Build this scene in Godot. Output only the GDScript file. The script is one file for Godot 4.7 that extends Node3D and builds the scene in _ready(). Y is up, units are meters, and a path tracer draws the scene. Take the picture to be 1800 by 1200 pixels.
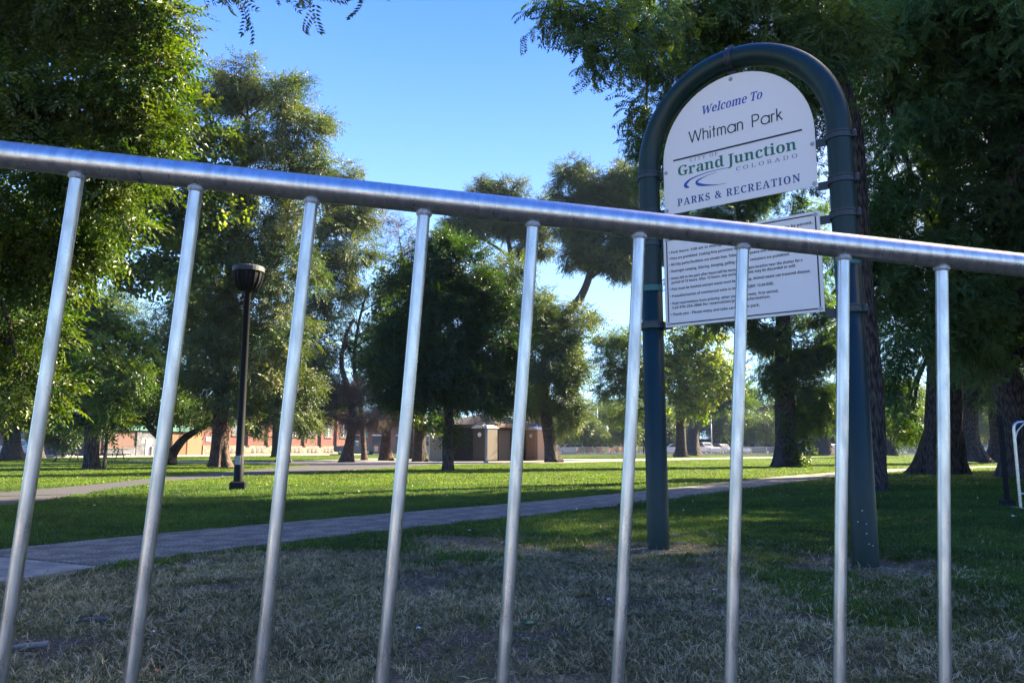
extends Node3D

var rng := RandomNumberGenerator.new()
var lump := FastNoiseLite.new()
var M := {}

# ---------------------------------------------------------------- helpers
func lin(r: float, g: float, b: float) -> Color:
	return Color(r, g, b).linear_to_srgb()

func rnd(a: float, b: float) -> float:
	return rng.randf_range(a, b)

func rdir() -> Vector3:
	var z := rnd(-1, 1)
	var a := rnd(0, TAU)
	var s := sqrt(1 - z * z)
	return Vector3(s * cos(a), z, s * sin(a))

func noise_tex(freq: float, kind: int, seed_: int, size := 512, normal := false, ramp: Gradient = null, oct := 4) -> NoiseTexture2D:
	var n := FastNoiseLite.new()
	n.noise_type = kind as FastNoiseLite.NoiseType
	n.frequency = freq
	n.seed = seed_
	n.fractal_octaves = oct
	var t := NoiseTexture2D.new()
	t.width = size
	t.height = size
	t.seamless = true
	t.noise = n
	t.as_normal_map = normal
	if ramp:
		t.color_ramp = ramp
	return t

func ramp(cols: Array) -> Gradient:
	var g := Gradient.new()
	var offs := PackedFloat32Array()
	var cc := PackedColorArray()
	for c in cols:
		offs.append(c[0])
		cc.append(c[1])
	g.offsets = offs
	g.colors = cc
	return g

# a plain or a noisy material; noise is laid on in the object's own axes
func mat(called: String, c: Color, rough := 0.8, metal := 0.0, tex: Texture2D = null, scale := Vector3.ONE, height: Texture2D = null, hs := 1.0) -> StandardMaterial3D:
	var m := StandardMaterial3D.new()
	m.resource_name = called
	m.albedo_color = c
	m.roughness = rough
	m.metallic = metal
	if tex or height:
		m.uv1_triplanar = true
		m.uv1_scale = scale
	if tex:
		m.albedo_texture = tex
	if height:
		m.heightmap_enabled = true
		m.heightmap_texture = height
		m.heightmap_scale = hs
	M[called] = m
	return m

func leaf_mat(called: String, back: Color, rough := 0.42) -> StandardMaterial3D:
	var m := StandardMaterial3D.new()
	m.resource_name = called
	m.albedo_color = Color.WHITE
	m.vertex_color_use_as_albedo = true
	m.roughness = rough
	m.metallic_specular = 0.5
	m.backlight_enabled = true
	m.backlight = back
	m.cull_mode = BaseMaterial3D.CULL_DISABLED
	M[called] = m
	return m

func stool() -> SurfaceTool:
	var st := SurfaceTool.new()
	st.begin(Mesh.PRIMITIVE_TRIANGLES)
	return st

func tri(st: SurfaceTool, a: Vector3, b: Vector3, c: Vector3) -> void:
	st.add_vertex(a)
	st.add_vertex(b)
	st.add_vertex(c)

func quad(st: SurfaceTool, a: Vector3, b: Vector3, c: Vector3, d: Vector3) -> void:
	tri(st, a, b, c)
	tri(st, a, c, d)

# eight corners, slightly bevelled look is left to size; axes along the basis b, centred at c
func box(st: SurfaceTool, c: Vector3, s: Vector3, b := Basis.IDENTITY) -> void:
	st.set_smooth_group(-1)
	var h := s * 0.5
	var p := []
	for i in 8:
		p.append(c + b * Vector3(h.x if i & 1 else -h.x, h.y if i & 2 else -h.y, h.z if i & 4 else -h.z))
	quad(st, p[4], p[6], p[7], p[5])
	quad(st, p[1], p[3], p[2], p[0])
	quad(st, p[5], p[7], p[3], p[1])
	quad(st, p[0], p[2], p[6], p[4])
	quad(st, p[6], p[2], p[3], p[7])
	quad(st, p[0], p[4], p[5], p[1])

# a box with chamfered vertical and horizontal edges
func bevel_box(st: SurfaceTool, c: Vector3, s: Vector3, r := 0.02, b := Basis.IDENTITY) -> void:
	st.set_smooth_group(-1)
	var h := s * 0.5
	var lay := [[-h.y, r], [-h.y + r, 0.0], [h.y - r, 0.0], [h.y, r]]
	var rings := []
	for l in lay:
		var x: float = h.x - l[1]
		var z: float = h.z - l[1]
		var ring := []
		for q in [[x - r, z], [x, z - r], [x, -z + r], [x - r, -z], [-x + r, -z], [-x, -z + r], [-x, z - r], [-x + r, z]]:
			ring.append(c + b * Vector3(q[0], l[0], q[1]))
		rings.append(ring)
	for i in 3:
		for k in 8:
			var n := (k + 1) % 8
			quad(st, rings[i][k], rings[i + 1][k], rings[i + 1][n], rings[i][n])
	for k in range(1, 7):
		tri(st, rings[3][0], rings[3][k + 1], rings[3][k])
		tri(st, rings[0][0], rings[0][k], rings[0][k + 1])

func frame_of(d: Vector3, hint := Vector3.UP) -> Array:
	var u := hint
	if absf(d.dot(u)) > 0.95:
		u = Vector3.RIGHT if absf(d.x) < 0.9 else Vector3.FORWARD
	var x := u.cross(d).normalized()
	return [x, d.cross(x).normalized()]

# a smooth tube through pts with radius rad[i]; caps close it
func tube(st: SurfaceTool, pts: Array, rad: Array, n := 8, caps := true) -> void:
	st.set_smooth_group(1)
	var rings := []
	var x := Vector3.ZERO
	for i in pts.size():
		var d: Vector3 = (pts[mini(i + 1, pts.size() - 1)] - pts[maxi(i - 1, 0)]).normalized()
		if x == Vector3.ZERO:
			x = frame_of(d)[0]
		x = (x - d * x.dot(d)).normalized()
		var y := d.cross(x)
		var ring := []
		var r: float = rad[i]
		for k in n:
			var a := TAU * k / n
			ring.append(pts[i] + (x * cos(a) + y * sin(a)) * r)
		rings.append(ring)
	for i in pts.size() - 1:
		for k in n:
			var m := (k + 1) % n
			quad(st, rings[i][k], rings[i + 1][k], rings[i + 1][m], rings[i][m])
	if caps:
		st.set_smooth_group(-1)
		var e := rings.size() - 1
		for k in range(1, n - 1):
			tri(st, rings[0][0], rings[0][k], rings[0][k + 1])
			tri(st, rings[e][0], rings[e][k + 1], rings[e][k])

func rod(st: SurfaceTool, a: Vector3, b: Vector3, r: float, n := 8) -> void:
	tube(st, [a, b], [r, r], n)

# turned profile [[radius, height], ...] round the y axis at c
func lathe(st: SurfaceTool, c: Vector3, prof: Array, n := 24, smooth := true, b := Basis.IDENTITY) -> void:
	st.set_smooth_group(1 if smooth else -1)
	for i in prof.size() - 1:
		for k in n:
			var a := TAU * k / n
			var e := TAU * (k + 1) / n
			var p0 := c + b * Vector3(cos(a) * prof[i][0], prof[i][1], sin(a) * prof[i][0])
			var p1 := c + b * Vector3(cos(e) * prof[i][0], prof[i][1], sin(e) * prof[i][0])
			var q0 := c + b * Vector3(cos(a) * prof[i + 1][0], prof[i + 1][1], sin(a) * prof[i + 1][0])
			var q1 := c + b * Vector3(cos(e) * prof[i + 1][0], prof[i + 1][1], sin(e) * prof[i + 1][0])
			if prof[i + 1][0] > 0.00001:
				tri(st, p0, q1, q0)
			if prof[i][0] > 0.00001:
				tri(st, p0, p1, q1)

# flat polygon (x, z) at height y, or with sides down to y - depth
func slab_poly(st: SurfaceTool, poly: PackedVector2Array, y: float, depth := 0.0) -> void:
	st.set_smooth_group(-1)
	var idx := Geometry2D.triangulate_polygon(poly)
	for i in range(0, idx.size(), 3):
		var a := poly[idx[i]]
		var b := poly[idx[i + 1]]
		var c := poly[idx[i + 2]]
		var p := Vector3(a.x, y, a.y)
		var q := Vector3(b.x, y, b.y)
		var r := Vector3(c.x, y, c.y)
		if (b - a).cross(c - a) > 0:
			tri(st, p, q, r)
		else:
			tri(st, p, r, q)
	if depth > 0:
		var cw := Geometry2D.is_polygon_clockwise(poly)
		for i in poly.size():
			var a := poly[i]
			var b := poly[(i + 1) % poly.size()]
			if not cw:
				var t := a
				a = b
				b = t
			quad(st, Vector3(a.x, y - depth, a.y), Vector3(b.x, y - depth, b.y), Vector3(b.x, y, b.y), Vector3(a.x, y, a.y))

# a polygon in x, y pushed out along z from z0 to z1
func prism(st: SurfaceTool, poly: PackedVector2Array, z0: float, z1: float, b := Basis.IDENTITY, at := Vector3.ZERO) -> void:
	st.set_smooth_group(-1)
	var idx := Geometry2D.triangulate_polygon(poly)
	for i in range(0, idx.size(), 3):
		var a := poly[idx[i]]
		var e := poly[idx[i + 1]]
		var c := poly[idx[i + 2]]
		if (e - a).cross(c - a) > 0:
			var t := e
			e = c
			c = t
		tri(st, at + b * Vector3(a.x, a.y, z1), at + b * Vector3(e.x, e.y, z1), at + b * Vector3(c.x, c.y, z1))
		tri(st, at + b * Vector3(a.x, a.y, z0), at + b * Vector3(c.x, c.y, z0), at + b * Vector3(e.x, e.y, z0))
	var cw := Geometry2D.is_polygon_clockwise(poly)
	for i in poly.size():
		var a := poly[i]
		var e := poly[(i + 1) % poly.size()]
		if cw:
			var t := a
			a = e
			e = t
		quad(st, at + b * Vector3(a.x, a.y, z1), at + b * Vector3(a.x, a.y, z0), at + b * Vector3(e.x, e.y, z0), at + b * Vector3(e.x, e.y, z1))

func obj(called: String, st, m: Material, parent: Node = null, smooth_done := false) -> MeshInstance3D:
	var o := MeshInstance3D.new()
	o.name = called
	if st is SurfaceTool:
		if not smooth_done:
			st.generate_normals()
		o.mesh = st.commit()
	else:
		o.mesh = st
	o.material_override = null
	if o.mesh.get_surface_count():
		if o.mesh is ArrayMesh:
			o.mesh.surface_set_material(0, m)
		else:
			o.material_override = m
	(parent if parent else self).add_child(o, true)
	return o

func tag(o: Node, label: String, category: String, group := "") -> Node:
	o.set_meta("label", label)
	o.set_meta("category", category)
	if group:
		o.set_meta("group", group)
	return o

func thing(called: String, label: String, category: String, at := Vector3.ZERO, turn := 0.0, group := "") -> Node3D:
	var o := Node3D.new()
	o.name = called
	add_child(o, true)
	o.position = at
	o.rotation.y = turn
	tag(o, label, category, group)
	return o

func setting(called: String, st, m: Material, parent: Node = null) -> MeshInstance3D:
	var o := obj(called, st, m, parent)
	o.set_meta("kind", "structure")
	return o

func dup(o: Node3D, called: String, at: Vector3, turn: float, label: String, group := "", scale_ := 1.0) -> Node3D:
	var r: Node3D = o.duplicate()
	r.name = called
	add_child(r, true)
	r.position = at
	r.rotation.y = turn
	r.scale = Vector3.ONE * scale_
	r.set_meta("label", label)
	if group:
		r.set_meta("group", group)
	return r

# copies of one small mesh: rows of 12 numbers and a colour
func scatter(called: String, mesh: Mesh, m: Material, places: Array, colors: PackedColorArray, parent: Node = null) -> MultiMeshInstance3D:
	var mm := MultiMesh.new()
	mm.transform_format = MultiMesh.TRANSFORM_3D
	mm.use_colors = true
	mm.mesh = mesh
	mm.instance_count = places.size()
	var buf := PackedFloat32Array()
	buf.resize(places.size() * 16)
	var k := 0
	for i in places.size():
		var t: Transform3D = places[i]
		var b := t.basis
		var c := colors[i]
		buf[k] = b.x.x; buf[k + 1] = b.y.x; buf[k + 2] = b.z.x; buf[k + 3] = t.origin.x
		buf[k + 4] = b.x.y; buf[k + 5] = b.y.y; buf[k + 6] = b.z.y; buf[k + 7] = t.origin.y
		buf[k + 8] = b.x.z; buf[k + 9] = b.y.z; buf[k + 10] = b.z.z; buf[k + 11] = t.origin.z
		buf[k + 12] = c.r; buf[k + 13] = c.g; buf[k + 14] = c.b; buf[k + 15] = 1.0
		k += 16
	mm.buffer = buf
	var o := MultiMeshInstance3D.new()
	o.name = called
	o.multimesh = mm
	o.material_override = m
	o.set_meta("kind", "stuff")
	(parent if parent else self).add_child(o, true)
	return o

# ---------------------------------------------------------------- leaves
# one leaf from p along d with its face towards n: a folded blade with a pointed tip
func leaf(st: SurfaceTool, p: Vector3, d: Vector3, n: Vector3, l: float, w: float) -> void:
	var s := d.cross(n).normalized()
	n = s.cross(d).normalized()
	var a := p + d * l * 0.38 + s * w * 0.5 + n * w * 0.16
	var b := p + d * l * 0.38 - s * w * 0.5 + n * w * 0.16
	var t := p + d * l - n * l * 0.12
	tri(st, p, a, t)
	tri(st, p, t, b)

# a broad leaf with six corners
func broad_leaf(st: SurfaceTool, p: Vector3, d: Vector3, n: Vector3, l: float, w: float) -> void:
	var s := d.cross(n).normalized()
	n = s.cross(d).normalized()
	var mid := p + d * l * 0.45 - n * w * 0.08
	var t := p + d * l - n * l * 0.15
	for q in [1.0, -1.0]:
		var a: Vector3 = p + d * l * 0.16 + s * q * w * 0.42
		var b: Vector3 = p + d * l * 0.6 + s * q * w * 0.44 + n * w * 0.05
		if q > 0:
			tri(st, p, a, mid)
			tri(st, a, b, mid)
			tri(st, b, t, mid)
		else:
			tri(st, p, mid, a)
			tri(st, a, mid, b)
			tri(st, b, mid, t)

# alternate leaves on three short twigs that fan out along +x
func elm_spray(seed_: int) -> Mesh:
	rng.seed = seed_
	var st := stool()
	st.set_smooth_group(-1)
	for t in 3:
		var dir := Vector3(1, rnd(-0.25, 0.2), (t - 1) * 0.6 + rnd(-0.15, 0.15)).normalized()
		var p := Vector3(rnd(-0.05, 0.02), 0, 0)
		var n := 9
		for i in n:
			p += dir * 0.045
			dir = (dir + Vector3(0, -0.04, 0)).normalized()
			var s := 1.0 if i % 2 else -1.0
			var d := (dir * 0.8 + dir.cross(Vector3.UP).normalized() * s * 0.9 + Vector3(0, rnd(-0.45, 0.15), 0)).normalized()
			if i == n - 1:
				d = dir
			leaf(st, p, d, (Vector3.UP + rdir() * 0.5).normalized(), rnd(0.075, 0.105), rnd(0.036, 0.05))
	st.generate_normals()
	return st.commit()

# feather-like leaves with paired leaflets that hang from a short twig
func pinnate_spray(seed_: int, fronds := 5, drop := 1.0) -> Mesh:
	rng.seed = seed_
	var st := stool()
	st.set_smooth_group(-1)
	for f in fronds:
		var a := rnd(-1.2, 1.2)
		var p := Vector3(0.06 * f - 0.06, 0, rnd(-0.03, 0.03))
		var dir := Vector3(cos(a), rnd(-0.1, 0.3), sin(a)).normalized()
		var pairs := 8
		for i in pairs:
			p += dir * 0.034
			dir = (dir + Vector3(0, -0.17 * drop, 0)).normalized()
			var side := dir.cross(Vector3.UP).normalized()
			for s in [1.0, -1.0]:
				var d: Vector3 = (dir * 0.45 + side * s + Vector3(0, -0.3 * drop, 0)).normalized()
				leaf(st, p, d, (Vector3.UP + rdir() * 0.35).normalized(), rnd(0.05, 0.066), rnd(0.019, 0.025))
		leaf(st, p, dir, Vector3.UP + rdir() * 0.3, 0.06, 0.024)
	st.generate_normals()
	return st.commit()

func broad_spray(seed_: int) -> Mesh:
	rng.seed = seed_
	var st := stool()
	st.set_smooth_group(-1)
	for i in 15:
		var p := Vector3(rnd(0, 0.34), rnd(-0.06, 0.06), rnd(-0.2, 0.2))
		var d := (Vector3(0.8, -0.45, p.z * 3.0) + rdir() * 0.5).normalized()
		broad_leaf(st, p, d, (Vector3.UP + rdir() * 0.5).normalized(), rnd(0.1, 0.14), rnd(0.085, 0.115))
	st.generate_normals()
	return st.commit()

# thin dead twigs, forked
func twig_spray(seed_: int) -> Mesh:
	rng.seed = seed_
	var st := stool()
	for t in 4:
		var p := Vector3.ZERO
		var d := (Vector3(1, 0.1, 0) + rdir() * 0.7).normalized()
		var pts := [p]
		var rad := [0.007]
		for i in 4:
			p += d * 0.13
			d = (d + rdir() * 0.3).normalized()
			pts.append(p)
			rad.append(0.007 - 0.0014 * (i + 1))
			rod(st, p, p + (d + rdir() * 0.8).normalized() * 0.13, 0.0022, 3)
		tube(st, pts, rad, 3, false)
	st.generate_normals()
	return st.commit()

# ---------------------------------------------------------------- trees
func along(pts: Array, t: float) -> Vector3:
	var f := clampf(t, 0, 1) * (pts.size() - 1)
	var i := mini(int(f), pts.size() - 2)
	return pts[i].lerp(pts[i + 1], f - i)

func bez(a: Vector3, b: Vector3, c: Vector3, t: float) -> Vector3:
	return a.lerp(b, t).lerp(b.lerp(c, t), t)

# trunk skin with a flared foot and furrowed bark relief
func trunk_skin(st: SurfaceTool, pts: Array, rad: Array, sides: int, flare: float, ridge: float) -> void:
	st.set_smooth_group(1)
	var fine := []
	var fr := []
	var steps := maxi(10, int(pts.size() * 6))
	for i in steps + 1:
		var t := pow(float(i) / steps, 1.5)
		var f := t * (pts.size() - 1)
		var k := mini(int(f), pts.size() - 2)
		var u: float = f - k
		# Catmull-Rom keeps the stem smooth where it bends
		var p0: Vector3 = pts[maxi(k - 1, 0)]
		var p1: Vector3 = pts[k]
		var p2: Vector3 = pts[k + 1]
		var p3: Vector3 = pts[mini(k + 2, pts.size() - 1)]
		fine.append(p1.cubic_interpolate(p2, p0, p3, u))
		fr.append(lerpf(rad[k], rad[k + 1], u))
	var rings := []
	var base: Vector3 = pts[0]
	for i in fine.size():
		var d: Vector3 = (fine[mini(i + 1, fine.size() - 1)] - fine[maxi(i - 1, 0)]).normalized()
		var x := Vector3(1, 0, 0)
		x = (x - d * x.dot(d)).normalized()
		var y := d.cross(x)
		var ring := []
		var h: float = fine[i].y - base.y
		for k in sides:
			var a := TAU * k / sides
			var dirv := x * cos(a) + y * sin(a)
			var root := 0.7 + 0.75 * sin(a * 5.0 + base.x) * sin(a * 2.0 + base.z * 2.0) + 0.3 * sin(a * 9.0 + base.z)
			var r: float = fr[i] * (1.0 + flare * root * exp(-h / (fr[i] * 1.1 + 0.05)))
			var q := Vector3(cos(a) * 3.0 + base.x * 7.0, h * 0.5, sin(a) * 3.0)
			r += fr[i] * ridge * (lump.get_noise_3dv(q * 22.0) + 0.7 * (absf(lump.get_noise_3dv(Vector3(cos(a) * 40.0, h * 5.0, sin(a) * 40.0 + base.x))) - 0.2))
			ring.append(fine[i] + dirv * r)
		rings.append(ring)
	for i in rings.size() - 1:
		for k in sides:
			var m := (k + 1) % sides
			quad(st, rings[i][k], rings[i + 1][k], rings[i + 1][m], rings[i][m])

# stem: world points of the trunk, rad: radius at each. blobs: [centre, half width, half height], the leafy masses.
# o: leaf ("elm", "pinnate", "broad", "twig"), size, dense, col, tint, bark, bare
func tree(called: String, label: String, stem: Array, rad: Array, blobs: Array, o := {}) -> Node3D:
	rng.seed = hash(label)
	var base: Vector3 = stem[0]
	base.y = minf(base.y, 0.0)
	var root := thing(called, label, o.get("category", "tree"), base, 0.0, o.get("group", ""))
	var pts := []
	for p in stem:
		pts.append(p - base)
	pts[0].y -= 0.08
	var bark: Material = M[o.get("bark", "bark")]
	var st := stool()
	trunk_skin(st, pts, rad, o.get("sides", 16), o.get("flare", 0.6), o.get("ridge", 0.06))
	obj("trunk", st, bark, root)
	var fork := []   # a second stem from the same root
	for p in o.get("fork", []):
		fork.append(p - base)
	if fork.size():
		var s2 := stool()
		trunk_skin(s2, fork, rad, o.get("sides", 16), 0.1, o.get("ridge", 0.06))
		obj("trunk", s2, bark, root)
	var main_pts := pts
	var tips := stool()
	var places := []
	var cols := PackedColorArray()
	var size: float = o.get("size", 1.3)
	var kind: String = o.get("leaf", "elm")
	var area: float = {"elm": 0.055, "pinnate": 0.062, "broad": 0.1, "twig": 0.05}[kind]
	var col: Color = o.get("col", Color(0.05, 0.1, 0.02))
	var tint: Color = o.get("tint", Color(0.11, 0.15, 0.02))
	var lai: float = o.get("dense", 3.6)
	var droop: float = o.get("droop", 0.12)
	var wide: float = o.get("deep", 0.9)
	var hubs := []
	for b in blobs:
		var c: Vector3 = b[0] - base
		var rx: float = b[1] * (1.15 if b.size() < 5 else 1.0)
		var ry: float = b[2] * (1.15 if b.size() < 5 else 1.0)
		# limb from the stem to the middle of the leafy mass
		pts = main_pts
		if fork.size() and fork[fork.size() - 1].distance_to(c) < main_pts[main_pts.size() - 1].distance_to(c):
			pts = fork
		var top: float = pts[pts.size() - 1].y
		var reach := Vector2(c.x, c.z).distance_to(Vector2(pts[pts.size() - 1].x, pts[pts.size() - 1].z))
		var want := clampf(c.y - 0.55 * reach - ry * 0.3, top * o.get("low", 0.42), top)
		var t := 1.0
		for i in 21:
			if along(pts, i / 20.0).y >= want:
				t = i / 20.0
				break
		var s := along(pts, t)
		var rs: float = rad[mini(int(t * (rad.size() - 1)), rad.size() - 1)]
		var r0 := minf(rs * 0.6, 0.03 + 0.05 * sqrt(rx * ry) + 0.012 * s.distance_to(c))
		# a mass far out hangs on the limb of one nearer to the stem
		for pr_ in hubs:
			if pr_[0].distance_to(c) < 0.62 * s.distance_to(c):
				s = pr_[0]
				r0 = minf(r0, pr_[1])
		hubs.append([c, maxf(0.015, r0 * 0.62)])
		var ctl := s.lerp(c, 0.5) + Vector3(0, 0.12 * s.distance_to(c), 0) + rdir() * 0.08 * s.distance_to(c)
		var lp := []
		var lr := []
		for i in 8:
			var u := i / 7.0
			lp.append(bez(s, ctl, c, u) + rdir() * 0.03 * s.distance_to(c) * u * (1 - u) * 3.0)
			lr.append(lerpf(r0, maxf(0.012, r0 * 0.45), u))
		var br := stool()
		tube(br, lp, lr, 7, false)
		obj("limb", br, bark, root)
		var n_puff: int = b[4] if b.size() > 4 else clampi(int(6 + 7.0 * sqrt(rx * ry)), 7, 30)
		var total := int(1.6 * lai * PI * rx * ry / (area * size * size) * (b[3] if b.size() > 3 else 1.0))
		var each: int = maxi(3, total / n_puff)
		for k in n_puff:
			var d := rdir()
			d.y = d.y * 0.9 + 0.1
			var rr := pow(rnd(0.12, 1.0), 0.45)
			var q := c + Vector3(d.x * rx, d.y * ry, d.z * rx * wide) * rr * 0.86
			var from: Vector3 = lp[rng.randi_range(3, 7)]
			var mid := from.lerp(q, 0.5) + Vector3(0, 0.1 * from.distance_to(q), 0) + rdir() * 0.1 * from.distance_to(q)
			var bp := []
			var brr := []
			for i in 5:
				bp.append(bez(from, mid, q, i / 4.0))
				brr.append(lerpf(maxf(0.012, r0 * 0.22), 0.006, i / 4.0))
			tube(tips, bp, brr, 4, false)
			var pr: float = 0.31 * sqrt(rx * ry) + 0.12 if b.size() < 5 else 0.1
			var shade := rnd(0.72, 1.25)
			var mix: float = pow(rnd(0, 1), 1.5) * o.get("vary", 0.65)
			for i in each:
				var g := Vector3(rng.randfn(), rng.randfn() * 0.66, rng.randfn()) * pr * 0.62
				if g.length() > pr * 1.7:
					g *= 0.4
				var p := q + g
				if droop > 0.5:
					p.y -= absf(rng.randfn()) * pr * 0.35
				if rng.randf() < 0.25:   # leaves along the branch too
					p = bez(from, mid, q, rnd(0.35, 1.0)) + rdir() * pr * 0.3
				var out := ((p - c) * Vector3(1, 0.6, 1)).normalized() + rdir() * 0.9
				out.y -= droop
				out = out.normalized()
				var up := (Vector3.UP + rdir() * 0.85).normalized()
				var zz := out.cross(up).normalized()
				up = zz.cross(out)
				var sc := size * rnd(0.75, 1.25)
				places.append(Transform3D(Basis(out * sc, up * sc, zz * sc), p))
				var cc := col.lerp(tint, clampf(mix + rnd(-0.12, 0.12), 0, 1)) * shade * rnd(0.85, 1.15)
				cols.append(cc)
	obj("branches", tips, bark, root)
	var lm: Material = M["dead_twig"] if kind == "twig" else M[o.get("leafmat", "leaf")]
	# three shapes of spray, so that copies do not repeat
	for v in 3:
		var pl := []
		var cl := PackedColorArray()
		for i in range(v, places.size(), 3):
			pl.append(places[i])
			cl.append(cols[i])
		if pl.size():
			scatter("crown", sprays[kind][v], lm, pl, cl, root)
	return root

var sprays := {}

# ---------------------------------------------------------------- scene
func _ready() -> void:
	var cam := Camera3D.new()
	cam.name = "camera"
	add_child(cam)
	cam.position = Vector3(0, 0.75, 0)
	cam.rotation_degrees = Vector3(8.011, 0, 0)
	cam.fov = 47.92
	cam.near = 0.05
	cam.far = 1500
	var env := Environment.new()
	env.background_mode = Environment.BG_SKY
	var sky := Sky.new()
	var sm := ProceduralSkyMaterial.new()
	sm.sky_top_color = Color(0.12, 0.32, 0.7)
	sm.sky_horizon_color = Color(0.68, 0.85, 0.95)
	sm.sky_curve = 0.185
	sm.sky_energy_multiplier = 0.72
	sm.ground_horizon_color = Color(0.3, 0.32, 0.28)
	sm.ground_bottom_color = Color(0.12, 0.14, 0.1)
	sm.sun_angle_max = 55.0
	sm.sun_curve = 0.4
	sky.sky_material = sm
	env.sky = sky
	env.tonemap_mode = Environment.TONE_MAPPER_LINEAR
	env.tonemap_exposure = 7.0
	env.sdfgi_enabled = true
	env.ssao_enabled = true
	env.ssil_enabled = true
	env.fog_enabled = true
	env.fog_light_color = Color(0.75, 0.85, 1.0)
	env.fog_density = 0.0002
	var we := WorldEnvironment.new()
	we.name = "environment"
	we.environment = env
	add_child(we)
	var sun := DirectionalLight3D.new()
	sun.name = "sun"
	sun.light_color = Color(1.0, 0.93, 0.8)
	sun.light_energy = 1.6
	sun.light_angular_distance = 0.5
	sun.shadow_enabled = true
	add_child(sun)
	# towards the sun: right of the view and behind the scene
	var az := deg_to_rad(60.0)
	var el := deg_to_rad(33.0)
	var to_sun := Vector3(sin(az) * cos(el), sin(el), -cos(az) * cos(el))
	sun.look_at_from_position(to_sun * 50.0, Vector3.ZERO, Vector3.UP)

	lump.noise_type = FastNoiseLite.TYPE_SIMPLEX
	lump.frequency = 0.05
	lump.seed = 5
	lump.fractal_octaves = 3
	materials()
	for v in 3:
		for k in ["elm", "pinnate", "broad", "twig"]:
			if not sprays.has(k):
				sprays[k] = []
			sprays[k].append(elm_spray(11 + v) if k == "elm" else pinnate_spray(31 + v) if k == "pinnate" else broad_spray(51 + v) if k == "broad" else twig_spray(71 + v))
	ground()
	paths()
	buildings()
	trees_left()
	trees_right()
	trees_far()
	park_sign()
	near_barrier()
	lamp()
	small_things()
	street()
	grass()

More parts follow.
